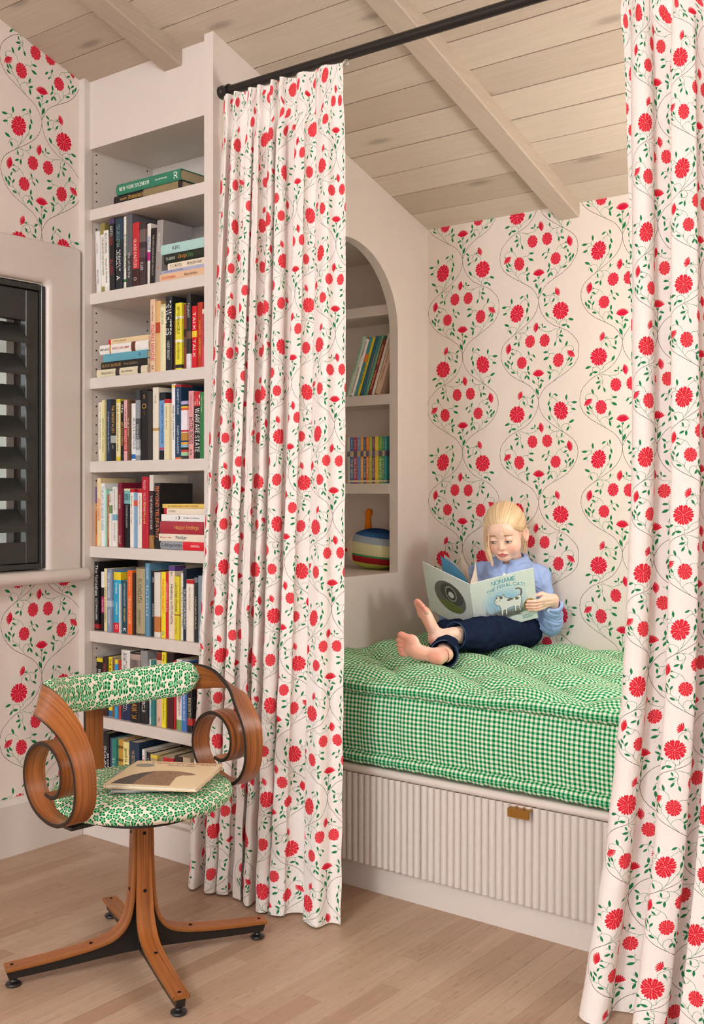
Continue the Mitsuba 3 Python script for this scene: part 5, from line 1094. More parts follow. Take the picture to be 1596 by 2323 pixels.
SKIN = np.array(srgb(238, 200, 180)); PINK = np.array(srgb(228, 150, 132)); LIP = np.array(srgb(188, 76, 80))
scene['mat_skin'] = {'type': 'twosided', 'bsdf': {'type': 'principled', 'base_color': _vc, 'roughness': 0.5, 'specular': 0.35}}
scene['mat_hair'] = {'type': 'twosided', 'bsdf': {'type': 'principled', 'base_color': _vc, 'roughness': 0.42, 'specular': 0.5}}

# head: millimetres, x to her left, y forward, z up, eyes at z = 0
HC = np.array([-1.967, 3.454, 1.061]); HS = 0.00095
yaw, pitch, roll_ = math.radians(17.5), math.radians(21), math.radians(-3)
hf = np.array([math.sin(yaw) * math.cos(pitch), -math.cos(yaw) * math.cos(pitch), -math.sin(pitch)])
hl = np.cross(hf, [0, 0, 1.0]); hl = -hl / np.linalg.norm(hl); hu = np.cross(hl, hf)
hu = hu / np.linalg.norm(hu)
if hu[2] < 0: hu = -hu
hl = np.cross(hf, hu)                                         # her left is +x when facing -y
hl, hu = hl * math.cos(roll_) + hu * math.sin(roll_), hu * math.cos(roll_) - hl * math.sin(roll_)
HR = np.stack([hl, hf, hu], 1)                                # columns: left, forward, up
def to_head(P): return ((P - HC) @ HR) / HS
def from_head(q): return HC + (np.asarray(q, float) * HS) @ HR.T
def head_sdf(q):
    ax = np.abs(q[:, 0]); m = np.stack([ax, q[:, 1], q[:, 2]], 1)
    d = el(q, (0, -10, 22), (72, 88, 80))
    d = sm(d, el(q, (0, 24, -26), (57, 56, 70)), 22)
    d = sm(d, el(m, (31, 42, -42), (31, 32, 30)), 20)          # full cheeks
    d = sm(d, el(q, (0, 54, -82), (24, 21, 16)), 20)           # chin
    d = sm(d, el(q, (0, 62, 30), (46, 20, 30)), 18)            # forehead
    d = cut(d, el(m, (29, 90, -2), (17, 14, 11)), 12)          # eye sockets
    d = sm(d, rc(q, (0, 74, -4), (0, 87, -30), 6.5, 8.5), 9)
    d = sm(d, el(q, (0, 90, -31), (9, 8, 7.5)), 4)
    d = sm(d, el(m, (9, 82, -34), (6, 7, 5.5)), 4)
    d = cut(d, el(m, (5.5, 87, -40), (3, 4, 2.4)), 2)
    d = sm(d, el(m, (29, 70, -2), (15.5, 14.5, 14)), 4)        # lids over the eyeballs
    d = sm(d, el(q, (0, 76, -58), (20, 10, 9)), 8)
    d = sm(d, el(m, (6, 83, -55), (12, 6, 4.2)), 4); d = sm(d, el(q, (0, 82, -63.5), (13, 7, 5.2)), 4)
    d = cut(d, el(q, (0, 91, -59), (19, 7, 1.3)), 2.5)
    # ears
    e = np.stack([ax - 74, q[:, 1] + 6, q[:, 2] + 14], 1)
    c_, s_ = math.cos(0.5), math.sin(0.5)
    e = np.stack([e[:, 0] * c_ - e[:, 1] * s_ * -1, e[:, 1] * c_ - e[:, 0] * s_, e[:, 2] - 0.25 * e[:, 1] * 0], 1)
    ear = el(e, (6, 0, 0), (6, 18, 28)); ear = cut(ear, el(e, (11, 2, 3), (5, 10, 17)), 3)
    ear = sm(ear, el(e, (4, 0, -22), (5.5, 9, 9)), 5)
    d = sm(d, ear, 6)
    d = sm(d, rc(q, (0, -22, -60), (0, -62, -150), 36, 38), 14)
    return d * HS
lo = from_head((0, 0, 0)) - 0.135; hi = from_head((0, 0, 0)) + np.array([0.135, 0.135, 0.125]); lo[2] -= 0.06
head = nets(lambda P: head_sdf(to_head(P)), lo, hi, 0.0021)

# hand gripping a board: local x along the fingers, y towards the index finger, z outwards (back of the hand)
def hand_sdf(q, sgn=1.0):
    q = q * 1000
    d = None
    for y, l, zt in ((19, 0.92, 0), (6.2, 1.0, 1), (-6.5, 0.95, 1), (-18.5, 0.78, 0)):
        k0, k1, k2, k3 = (-22, y * 0.95, 7), (4 * l, y, 14.5 + zt), (22 * l, y * 0.98, 12.5 + zt), (39 * l, y * 0.96, 7.6)
        f = np.minimum(np.minimum(rc(q, k0, k1, 7.2, 6.6), rc(q, k1, k2, 6.6, 6.1)), rc(q, k2, k3, 6.1, 5.3))
        f = sm(f, el(q, (k3[0] + 1, k3[1], k3[2] + 1), (6.5, 5.2, 5)), 2)
        d = f if d is None else sm(d, f, 2.2)
    palm = np.minimum(rc(q, (-22, 15, 4), (-62, 3, -8), 11, 14), np.minimum(rc(q, (-22, -15, 4), (-62, -12, -8), 10, 13), rc(q, (-26, 0, 4), (-64, -5, -8), 12, 15)))
    d = sm(d, palm, 9)
    th = np.minimum(rc(q, (-50, 10, -10), (-24, 22, -20), 11, 8.5), rc(q, (-24, 22, -20), (6, 22, -13), 8, 6.2))
    d = sm(d, th, 5)
    return d * 0.001

# book in her hands: spine near the viewer, covers opening towards her
KS = 1.03
def bk(p): return np.array([0, 0, 1.2]) + (np.array(p) - np.array([0, 0, 1.2])) * KS
TS, BS, TF, BF, TB, BB = (bk(p) for p in ((-1.897, 3.095, 0.897), (-1.939, 3.208, 0.716), (-1.737, 3.242, 0.951), (-1.778, 3.354, 0.771), (-2.109, 3.126, 0.964), (-2.150, 3.238, 0.784)))
bup = (TS - BS) / np.linalg.norm(TS - BS); bfx = (TF - TS) / np.linalg.norm(TF - TS); bbx = (TB - TS) / np.linalg.norm(TB - TS)
nf = np.cross(bfx, bup); nf *= np.sign(nf @ (-FWD)) ; nb = np.cross(bbx, bup); nb *= np.sign(nb @ (-FWD))
BHt, BWd = float(np.linalg.norm(TS - BS)), float(np.linalg.norm(TF - TS))
ea = TF + (BF - TF) * 0.70                                    # where the hand holds the edge
HL = np.stack([-bfx, bup, nf], 1)
if np.linalg.det(HL) < 0: pass
def hand_world(q): return ea + (np.asarray(q) * 0.001) @ HL.T
tilt = math.radians(-8)
def hand_field(P):
    q = (P - ea) @ HL
    x, y = q[:, 0] * math.cos(tilt) - q[:, 1] * math.sin(tilt), q[:, 0] * math.sin(tilt) + q[:, 1] * math.cos(tilt)
    return hand_sdf(np.stack([x, y, q[:, 2]], 1))
wristL = hand_world((-66, -14, -14)); elbowL, shL = np.array([-1.836, 3.560, 0.722]), np.array([-1.885, 3.545, 0.893])
elbowR, shR = np.array([-2.215, 3.47, 0.735]), np.array([-2.098, 3.505, 0.895])
wristR = bk((-2.11, 3.30, 0.82)) + np.array([0, 0.03, 0])
wl2 = wristL + (elbowL - wristL) * 0.35
handL = nets(lambda P: sm(hand_field(P), rc(P, wristL, wl2, 0.0185, 0.021), 0.010), np.minimum(ea, wristL) - 0.07, np.maximum(ea, wristL) + 0.075, 0.0017)

# feet
def foot_sdf(q, side):
    q = q * (1000 / 1.06); y = q[:, 1] * side
    q = np.stack([q[:, 0], y, q[:, 2]], 1)                    # y towards the big toe
    d = el(q, (20, -1, 24), (25, 22, 25))
    d = sm(d, rc(q, (32, -2, 28), (92, -3, 20), 22, 17), 14)
    d = sm(d, el(q, (86, -12, 17), (40, 20, 16)), 10)
    d = sm(d, el(q, (110, 4, 17), (27, 31, 15)), 12)
    d = sm(d, el(q, (112, 19, 17), (20, 15, 15)), 8)
    d = cut(d, el(q, (66, 26, -2), (30, 20, 15)), 12)
    d = sm(d, rc(q, (22, 0, 46), (17, 0, 88), 23.5, 21), 16)
    d = sm(d, el(q, (24, -20, 52), (9, 6, 9)), 8)
    for a, b, ra, rb in (((128, 21, 15), (149, 21, 14), 11.5, 11.5), ((132, 4, 15), (151, 4, 11.5), 7.6, 8.2), ((129, -9, 14), (145, -9.5, 10.5), 7.2, 7.8), ((124, -20.5, 13), (138, -21.5, 10), 7, 7.5), ((116, -30, 12.5), (129, -32, 9.5), 7, 7.3)):
        d = sm(d, rc(q, a, b, ra, rb), 2.6)
    return d * 0.00106
def foot_frame(d, m, side):
    d = np.asarray(d, float); d /= np.linalg.norm(d); m = np.asarray(m, float); m -= d * (m @ d); m /= np.linalg.norm(m)
    u = np.cross(d, m) if side > 0 else np.cross(m, d)
    return np.stack([d, np.cross(u, d), u], 1)
FL, FLo = foot_frame((-0.26, -0.20, 0.95), (-0.78, 0.30, 0.46), -1), np.array([-1.992, 3.010, 0.684])
FR_, FRo = foot_frame((-0.90, -0.16, 0.30), (0.26, 0.05, 0.96), 1), np.array([-1.868, 2.872, 0.672])
def place_foot(R, o, side):
    c = o + R @ np.array([0.075, 0, 0.04]); r = 0.115
    return nets(lambda P: foot_sdf((P - o) @ R, side), c - r, c + r, 0.002)
footL, footR = place_foot(FL, FLo, -1), place_foot(FR_, FRo, 1)
ankL, ankR = FLo + FL @ np.array([0.018, 0, 0.07]), FRo + FR_ @ np.array([0.018, 0, 0.07])

# torso and limbs under the clothes
hipL, hipR, kneeL, kneeR = np.array([-1.935, 3.530, 0.708]), np.array([-2.045, 3.535, 0.708]), np.array([-1.935, 3.235, 0.712]), np.array([-2.075, 3.225, 0.690])
chest, belly, neckb = np.array([-1.988, 3.535, 0.862]), np.array([-1.985, 3.545, 0.745]), np.array([-1.993, 3.538, 0.940])
def torso(P, g=0.0):
    d = rc(P, belly, chest, 0.082 + g, 0.076 + g)
    d = sm(d, rc(P, shL, shR, 0.040 + g, 0.040 + g), 0.05)
    return sm(d, rc(P, hipL, hipR, 0.062 + g, 0.062 + g), 0.05)
def core(P):
    d = torso(P, -0.004)
    for a, b, ra, rb in ((shL, elbowL, 0.031, 0.026), (elbowL, wristL, 0.025, 0.018), (shR, elbowR, 0.031, 0.026), (elbowR, wristR, 0.025, 0.018), (hipL, kneeL, 0.055, 0.043), (kneeL, ankL, 0.042, 0.0258), (hipR, kneeR, 0.055, 0.043), (kneeR, ankR, 0.042, 0.0258)):
        d = sm(d, rc(P, a, b, ra, rb), 0.02)
    # her right hand holds the far cover from the inside
    w = wristR; v = bk((-2.13, 3.20, 0.87)) - w; v /= np.linalg.norm(v); s = np.cross(v, [0, 0, 1.0]); s /= np.linalg.norm(s); u = np.cross(s, v)
    d = sm(d, rc(P, w, w + v * 0.045, 0.02, 0.022), 0.012)
    for k in range(4):
        a = w + v * 0.05 + u * (0.018 - 0.012 * k); b = a + v * 0.024; c_ = b + v * 0.018 + s * 0.006
        d = sm(d, np.minimum(rc(P, a, b, 0.0068, 0.0062), rc(P, b, c_, 0.0062, 0.0052)), 0.003)
    a = w + v * 0.02 + u * 0.02; d = sm(d, rc(P, a, a + v * 0.03 + u * 0.014, 0.0085, 0.0065), 0.005)
    return d
coremesh = nets(core, (-2.30, 2.93, 0.655), (-1.68, 3.648, 0.96), 0.0062)
coremesh.vertices = np.asarray(coremesh.vertices)

person = name('person'); tag(person, 'blond girl in blue shirt and jeans reading on the mattress', 'person')
def skin_colors(v):
    c = np.tile(SKIN, (len(v), 1))
    def blend(w, col):
        nonlocal c
        w = np.clip(w, 0, 1)[:, None]; c = c * (1 - w) + np.asarray(col) * w
    q = to_head(v); ax = np.abs(q[:, 0])
    g = lambda p, r: np.exp(-(((np.stack([ax, q[:, 1], q[:, 2]], 1) - p) / r) ** 2).sum(1))
    near = np.linalg.norm(q, axis=1) < 150
    blend(0.65 * g((38, 60, -38), (20, 30, 17)) * near, PINK); blend(0.40 * g((0, 92, -32), (10, 10, 9)) * near, PINK); blend(0.55 * g((74, -4, -14), (12, 22, 30)) * near, PINK)
    lip = (((q[:, 0]) / 19.5) ** 2 + ((q[:, 2] + 60.0 - 1.0 * np.cos(q[:, 0] / 5)) / 7.6) ** 2 < 1) & (q[:, 1] > 70)
    blend(0.85 * lip, LIP)
    blend(0.25 * g((29, 80, 0), (16, 20, 10)) * near, srgb(200, 150, 130))
    for R, o in ((FL, FLo), (FR_, FRo)):
        p = (v - o) @ R * 1000; inn = (np.abs(p[:, 1]) < 60) & (p[:, 0] > -20) & (p[:, 0] < 175) & (np.abs(p[:, 2] - 25) < 45)
        blend(inn * 0.62 * np.clip((14 - p[:, 2]) / 10, 0, 1), srgb(226, 142, 118)); blend(inn * 0.55 * np.clip((p[:, 0] - 118) / 18, 0, 1), srgb(232, 146, 128)); blend(inn * 0.5 * np.exp(-((p[:, 0] - 10) / 18) ** 2), srgb(226, 138, 118))
    h = (v - ea) @ HL * 1000; inn = (np.linalg.norm(h, axis=1) < 70)
    blend(inn * 0.5 * np.clip((h[:, 0] - 12) / 24, 0, 1), PINK); blend(inn * 0.3 * np.exp(-((h[:, 0] - 4) / 8) ** 2), PINK)
    return c
body = cat([head, handL, footL, footR, coremesh])
add(person + '__body', body, 'mat_skin', smooth=True, color=skin_colors(np.asarray(body.vertices)))

# eyes looking down into the book, lashes, brows
plain('mat_eye_white', srgb(226, 216, 208), 0.2, 0.5); plain('mat_iris', srgb(70, 74, 84), 0.2, 0.5); plain('mat_lash', srgb(70, 46, 36), 0.8, 0.1); plain('mat_brow', srgb(158, 118, 86), 0.9, 0.1)
def ell_at(c, r):
    m = trimesh.creation.icosphere(2, 1.0); return trimesh.Trimesh(np.array([from_head(np.array(c) + v * np.array(r)) for v in m.vertices]), m.faces, process=False)
def arc_on(fn, a, b, n): return [from_head(fn(t)) for t in np.linspace(a, b, n)]
for s in (1, -1):
    eye = add(person + '__eye', ell_at((29 * s, 83.0, -7.4), (10.5, 3.2, 3.3)), 'mat_eye_white', 'lowered eye', smooth=True)
    add(eye + '__iris', ell_at((29 * s + 0.8, 84.2, -7.4), (5.6, 2.9, 3.2)), 'mat_iris', smooth=True)
    up = arc_on(lambda t: (29 * s + 14.5 * math.sin(t), 71.5 + 15.4 * math.cos(t * 0.92) - 0.2, -5.6 + 2.6 * math.cos(t * 1.3) - 1.2 * abs(t)), -1.12, 1.12, 13)
    add(eye + '__lashes', tube(up, [0.0004] + [0.0011] * 11 + [0.0005], 6), 'mat_lash', smooth=True)
    fold = arc_on(lambda t: (29 * s + 14 * math.sin(t), 72 + 14.2 * math.cos(t * 0.92), -10.4 - 1.5 * math.cos(t * 1.3)), -1.0, 1.0, 11)
    add(eye + '__lower_lid', tube(fold, [0.0003] + [0.0006] * 9 + [0.0003], 6), 'mat_lash', smooth=True)
    brow = arc_on(lambda t: (s * (29 + 19 * t), 84.5 - 9.5 * max(0, t) ** 2 - 2.5 * t * t, 17 + 2.6 * math.cos(t * 1.4) - 2 * t * t), -0.95, 1.0, 11)
    add(person + '__eyebrow', tube(brow, [0.0006, 0.0012, 0.0017, 0.0019, 0.0019, 0.0018, 0.0016, 0.0014, 0.0012, 0.0009, 0.0005], 6), 'mat_brow', smooth=True)

# hair: a swept-back cap with combed relief, strands over it, and loose locks
KNOT = np.array([0, -104, 18.0])
def hair_sdf(q):
    d = el(q, (0, -14, 27), (79, 93, 88))
    d = sm(d, el(q, (0, -60, -20), (52, 42, 50)), 16)
    line = (q[:, 1] - 62) * 0.60 - (q[:, 2] - 44) * 0.80 - 3 + 0.0011 * q[:, 0] ** 2 * (q[:, 2] > 0)
    line = np.maximum(line, -(q[:, 2] + 66))
    line = np.maximum(line, 0.0 - np.where((np.abs(q[:, 0]) > 55), np.sqrt(((q[:, 1] + 6) / 20) ** 2 + ((q[:, 2] + 16) / 30) ** 2) - 1, 1) * 20)
    d = -sm(-d, -line, 5)
    ph = np.arctan2(q[:, 0], q[:, 2] - 18 + 0.15 * q[:, 1])
    rel = meshkit.noise(np.stack([ph * 20, q[:, 1] * 0.010, ph * 0], 1), 3) + 0.6 * meshkit.noise(np.stack([ph * 47, q[:, 1] * 0.014, ph * 0], 1), 5)
    return (d - 1.7 * (rel - 0.8)) * HS
hm = nets(lambda P: hair_sdf(to_head(P)), HC - 0.125, HC + 0.125, 0.0021)
def hair_col(v, seed=0):
    q = to_head(v); ph = np.arctan2(q[:, 0], q[:, 2] - 18 + 0.15 * q[:, 1])
    t = meshkit.noise(np.stack([ph * 24, q[:, 1] * 0.012, ph * 0 + seed], 1), 7) * 0.6 + meshkit.noise(np.stack([ph * 70, q[:, 1] * 0.02, ph * 0], 1), 9) * 0.4
    t = np.clip(t + 0.10 * np.clip((q[:, 1] - 20) / 60, -1, 1), 0, 1)[:, None]
    return np.array(srgb(184, 148, 104)) * (1 - t) + np.array(srgb(238, 214, 174)) * t
hair = add(person + '__hair', hm, 'mat_hair', 'blond hair combed back', smooth=True, color=hair_col(np.asarray(hm.vertices)))
rh = np.random.RandomState(4)
strands = []
def lift(q, r=1.0):
    """Push a head-space point out onto the hair surface."""
    c = np.array([0, -13, 24]); v = (q - c) / np.array([79, 92, 85]); return c + v / np.linalg.norm(v) * np.array([79, 92, 85]) * r
for k in range(210):
    u = rh.uniform(-1, 1); x0 = 66 * u
    start = np.array([x0, 74 - 62 * u * u - abs(u) * 4, 52 - 46 * abs(u) ** 2.2])
    mid = lift(np.array([x0 * 1.25, rh.uniform(-10, 10), 86 - 60 * u * u]))
    end = KNOT + rh.randn(3) * [7, 3, 7]
    P = catmull([lift(start, 0.985), lift((start + mid) / 2 + [0, 0, 6]), mid, lift((mid + end) / 2 + [0, -10, 5]), end], 5)
    P = np.array([lift(p, 1.004 + rh.uniform(0, 0.014)) if i > 1 else p for i, p in enumerate(P)])
    strands.append((np.array([from_head(p) for p in P]), rh.uniform(0.0004, 0.0007), rh.rand()))
LOCKS = [([(14, 59, 74), (32, 64, 52), (43, 72, 30), (47, 82, 1), (47, 92, -28), (40, 106, -59), (34, 119, -89)], 26, 2.6), ([(27, 40, 68), (54, 46, 42), (65, 53, 12), (64, 67, -27), (57, 81, -55), (47, 95, -83)], 26, 4.0),
         ([(-6, 75, 70), (-13, 88, 50), (-17, 97, 30), (-19, 104, 8)], 5, 1.4), ([(-7, 64, 62), (-38, 62, 46), (-64, 40, 22), (-77, 14, 12), (-78, -8, 12), (-70, -40, 8)], 46, 5.0), ([(-60, 44, 30), (-72, 32, 4), (-74, 26, -22), (-72, 22, -40)], 7, 1.6),
         ([(-62, -44, 6), (-72, -42, -22), (-70, -34, -52), (-62, -24, -84), (-60, -18, -100)], 30, 6.0), ([(62, -44, 10), (72, -42, -22), (68, -34, -55), (60, -26, -88)], 14, 6.0), ([(0, -104, 18), (-4, -122, -20), (-10, -112, -70), (-16, -100, -130)], 50, 14.0)]
for pts, n_, spread in LOCKS:
    for k in range(n_):
        j = rh.randn(3) * spread * np.array([1, 0.5, 0.3]); P = catmull([np.array(p) + j * (0.35 + 0.65 * i / (len(pts) - 1)) for i, p in enumerate(pts)], 5)
        strands.append((np.array([from_head(p) for p in P]), rh.uniform(0.00032, 0.0006), rh.rand()))
ms, cs = [], []
for P, r, t in strands:
    rad = r * np.clip(np.linspace(0, 6, len(P)) + 0.5, 0, 1) * np.clip(np.linspace(7, 0.4, len(P)), 0, 1)
    m = tube(P, rad, 5); ms.append(m); cs.append(np.tile(np.array(srgb(198, 162, 116)) * (1 - t) + np.array(srgb(244, 224, 188)) * t, (len(m.vertices), 1)))
add(hair + '__strands', cat(ms), 'mat_hair', 'loose strands of blond hair', kind='stuff', smooth=True, color=np.vstack(cs))

# clothes
def cloth_noise(P, a, s, seed): return a * (meshkit.noise(P * s, seed) - 0.5)
tf = np.array([0.22, -0.975, 0]); tl = np.array([0.975, 0.22, 0])
cuffL = elbowL + (wristL - elbowL) * 0.80
def shirt_sdf(P):
    d = torso(P, 0.008)
    slL = np.minimum(rc(P, shL, elbowL, 0.044, 0.041), rc(P, elbowL, cuffL, 0.043, 0.034))
    slR = np.minimum(rc(P, shR, elbowR, 0.044, 0.041), rc(P, elbowR, wristR, 0.041, 0.033))
    d = sm(d, sm(slL, slR, 0.004), 0.022)
    along = (P - elbowL) @ ((wristL - elbowL) / np.linalg.norm(wristL - elbowL))
    d = d + 0.0016 * np.sin(along * 210 + 5 * np.sin(P[:, 0] * 70 + P[:, 2] * 50)) * (slL < 0.01) * (along > -0.01)
    up_ = (P - shL) @ ((elbowL - shL) / np.linalg.norm(elbowL - shL))
    d = d + cloth_noise(P * [1, 1, 2.0], 0.009, 26.0, 2) + cloth_noise(P @ np.array([[1, 0, 0.5], [0, 1, 0], [-0.5, 0, 1.0]]), 0.006, 48.0, 4)
    d = cut(d, rc(P, neckb + [0, 0, -0.004], neckb + np.array([0.01, -0.02, 0.12]), 0.041, 0.055), 0.004)
    v = neckb + tf * 0.07; d = cut(d, rc(P, v + [0, 0, 0.01], v + tf * 0.02 + [0, 0, -0.045], 0.022, 0.004), 0.003)
    wd = (wristL - elbowL) / np.linalg.norm(wristL - elbowL)
    d = cut(d, rc(P, cuffL - wd * 0.022, cuffL + wd * 0.06, 0.0245, 0.0265), 0.002)
    pl_ = (P - cuffL) @ wd
    d = np.maximum(d, np.where(np.linalg.norm(P - cuffL, axis=1) < 0.075, pl_ - 0.006, -1))
    return np.maximum(d, 0.672 - P[:, 2])
sh_m = nets(shirt_sdf, (-2.29, 3.24, 0.67), (-1.66, 3.650, 0.985), 0.0036)
def _oxford(p, n, uv):
    return mi.Color3f(srgb(158, 184, 232)) * (0.92 + 0.14 * n2(p.x * 900 + p.y * 500, p.z * 900))
proc_mat('mat_shirt', _oxford, 0.9, 0.1)
plain('mat_button', srgb(238, 236, 230), 0.3, 0.5)
shirt = add(person + '__shirt', sh_m, 'mat_shirt', 'light blue collared shirt', smooth=True)
# turned-down collar
th = np.linspace(math.radians(14), math.radians(346), 73); wv = np.linspace(0, 1, 9); P = []
for a in th:
    e = min(a - math.radians(14), math.radians(346) - a); tp = min(1, e / 0.25) ** 0.5
    dirn = tf * math.cos(a) + tl * math.sin(a); back = (1 - math.cos(a)) / 2
    c0 = neckb + np.array([0, 0, 0.004]) - tf * 0.004
    for w_ in wv:
        r_ = 0.0465 + 0.006 * back + (0.001 + 0.034 * w_ * (0.35 + 0.65 * tp)) * (1 if w_ > 0.001 else 0)
        z_ = 0.010 + 0.026 * back - 0.030 * w_ ** 1.15 * (0.5 + 0.5 * tp) + 0.007 * math.sin(PI * min(1, w_ * 1.6))
        P.append(c0 + dirn * r_ + np.array([0, 0, z_]))
P = np.array(P).reshape(len(th), len(wv), 3)
add(shirt + '__collar', cat([grid_mesh(P), grid_mesh(P + np.array([0, 0, -0.0022])), tube(P[:, -1] - [0, 0, 0.001], 0.0014, 6), tube(P[0] - [0, 0, 0.001], 0.0012, 6), tube(P[-1] - [0, 0, 0.001], 0.0012, 6)]), 'mat_shirt', smooth=50)
bt = lathe([(0, 0), (0.0045, 0), (0.0052, 0.0008), (0.0045, 0.0018), (0.0025, 0.0014), (0, 0.0014)], 18)
def put_button(p, nrm):
    R_ = np.eye(4); R_[:3, :3] = frame(np.cross(nrm, [0.3, 0.2, 1]), nrm); R_[:3, 3] = p
    m = bt.copy(); m.apply_transform(R_); add(shirt + '__button', m, 'mat_button', 'small white button', smooth=30)
put_button(neckb + tf * 0.083 + np.array([0.006, -0.004, -0.034]), tf + [0, 0, 0.3])
put_button(cuffL + np.array([-0.004, -0.028, -0.020]), np.array([0.2, -0.9, -0.45]))

cL, cR = kneeL + (ankL - kneeL) * 0.80, kneeR + (ankR - kneeR) * 0.93
def jeans_sdf(P):
    out = None
    for h, k, a, c_ in ((hipL, kneeL, ankL, cL), (hipR, kneeR, ankR, cR)):
        ax = (a - k) / np.linalg.norm(a - k)
        d = sm(rc(P, h, k, 0.068, 0.055), rc(P, k, a, 0.055, 0.044), 0.03)
        t = (P - c_) @ ax; near = np.linalg.norm(P - c_, axis=1) < 0.085
        d = np.where(near, np.maximum(d, t), np.where((P - k) @ ax > np.linalg.norm(c_ - k), 1.0, d))
        d = cut(d, rc(P, c_ - ax * 0.03, c_ + ax * 0.05, 0.038, 0.043), 0.002)
        out = d if out is None else sm(out, d, 0.010)
    out = sm(out, rc(P, hipL, hipR, 0.068, 0.068), 0.03)
    return out + cloth_noise(P * [1.4, 0.8, 1.4], 0.007, 30.0, 11) + cloth_noise(P @ np.array([[1, 0.6, 0], [-0.6, 1, 0], [0, 0, 1.0]]), 0.005, 52.0, 13)
jm = nets(jeans_sdf, (-2.12, 2.96, 0.63), (-1.71, 3.640, 0.83), 0.0036)
proc_mat('mat_denim', lambda p, n, uv: mi.Color3f(srgb(31, 40, 62)) * (0.78 + 0.4 * n2((p.x + p.z) * 700, (p.y - p.z) * 500)), 0.9, 0.1)
plain('mat_denim_edge', srgb(58, 74, 104), 0.9, 0.1)
jeans = add(person + '__jeans', jm, 'mat_denim', 'dark blue jeans', smooth=True)
for c_, k, a in ((cL, kneeL, ankL), (cR, kneeR, ankR)):
    ax = (a - k) / np.linalg.norm(a - k); u = np.cross(ax, [0, 0, 1.0]); u /= np.linalg.norm(u); w_ = np.cross(u, ax)
    ring = [c_ - ax * 0.002 + (u * math.cos(t) + w_ * math.sin(t)) * 0.0455 for t in np.linspace(0, 2 * PI, 33)]
    add(jeans + '__hem', tube(ring, 0.0024, 6), 'mat_denim_edge', 'frayed lighter hem', smooth=True)

# the picture book she reads
rb_ = name('picture_book'); tag(rb_, 'open picture book with a cat on its pale cover held by the girl', 'book')
def board(X, N, width):
    Q = np.eye(4); Q[:3, 0], Q[:3, 1], Q[:3, 2], Q[:3, 3] = X, bup, N, BS; return Q
QF, QB = board(bfx, nf, BWd), board(bbx, nb, float(np.linalg.norm(TB - TS)))
WB = float(np.linalg.norm(TB - TS)); H = BHt; PALE = 'dfe8e4'
Paint().put(box(0.004, BWd, 0, H, -0.0028, 0, 0.0006), PALE).done(rb_ + '__front_cover', M=QF)
Paint().put(box(0.004, WB, 0, H, -0.0028, 0, 0.0006), PALE).done(rb_ + '__back_cover', M=QB)
sp = np.array([BS + (bfx * 0.006) - nf * 0.001, BS + (bfx + bbx) * 0.0008 + (nf + nb) * 0.0014, BS + bbx * 0.006 - nb * 0.001])
sv = catmull(sp, 5)
Paint().put(grid_mesh(np.stack([sv, sv + bup * H])), 'd3dedd').done(rb_ + '__spine')
ptx = Paint()
for Q, W_ in ((QF, BWd), (QB, WB)): ptx.put(trimesh.Trimesh(np.asarray((b_ := box(0.006, W_ - 0.006, 0.005, H - 0.005, -0.0062, -0.003)).vertices) @ Q[:3, :3].T + Q[:3, 3], b_.faces, process=False), 'ece6da')
ptx.done(rb_ + '__pages', 'mat_page')
for phi, wd, col, lab in ((16, 0.215, '5f9fc4', 'blue page standing up'), (20, 0.215, 'ece6da', None), (36, 0.215, 'e6ddd0', None), (50, 0.212, 'e9e1d4', None)):
    f = math.radians(phi); d_ = math.cos(f) * bbx - math.sin(f) * nb; nn = np.cross(d_, bup); rows = []
    for s_ in np.linspace(0, 1, 9): rows.append(BS - (nf + nb) * 0.003 + d_ * (0.004 + s_ * (wd - 0.01)) + nn * 0.012 * math.sin(PI * s_ * 0.9) * (1 if phi < 90 else -1))
    rows = np.array(rows); g = np.stack([rows + bup * 0.006, rows + bup * (H - 0.004)])
    Paint().put(cat([grid_mesh(g), grid_mesh(g + nn * 0.0006)]), col).done(rb_ + '__page', 'mat_page', label=lab)
A = Paint()
def flat(pts, col, lift, Q=QF, w=BWd):
    pm = trimesh.creation.extrude_polygon(Polygon(pts).buffer(0), 0.0003 + lift, engine='earcut'); v = np.asarray(pm.vertices) * [w, H, 1] - [0, 0, 0.0002]
    A.put(trimesh.Trimesh(v @ Q[:3, :3].T + Q[:3, 3], pm.faces, process=False), col)
def words_on(txt, x0, x1, y, hh, col, arc=0.0, slope=0.0, Q=QF, w=BWd):
    m = lettering(txt, (x1 - x0) * w, hh * H, 0.0004); v = np.asarray(m.vertices).copy(); t = v[:, 0] / ((x1 - x0) * w) * 2 - 1
    v[:, 1] += y * H + arc * H * (1 - t * t) + slope * H * t; v[:, 0] += x0 * w; v[:, 2] += 0.0006
    A.put(trimesh.Trimesh(v @ Q[:3, :3].T + Q[:3, 3], m.faces, process=False), col)
def oval(cx, cy, rx, ry, n=36, wob=0.0, seed=0):
    r_ = np.random.RandomState(seed); k = 1 + wob * r_.randn(n)
    return [(cx + rx * k[i] * math.cos(2 * PI * i / n), cy + ry * k[i] * math.sin(2 * PI * i / n)) for i in range(n)]
for i, (s_, col) in enumerate(((1.0, 'd2e3e8'), (0.86, 'c2dcea'), (0.72, 'b2d4e8'), (0.58, 'a4cce6'))): flat(oval(0.50, 0.47, 0.36 * s_, 0.33 * s_, wob=0.03, seed=i), col, 0.00004 * i)
flat(oval(0.52, 0.24, 0.31, 0.085, wob=0.10, seed=9), '8d918e', 0.0002); flat(oval(0.55, 0.22, 0.22, 0.05, wob=0.12, seed=12), '5d605e', 0.00024)
rg = random.Random(8)
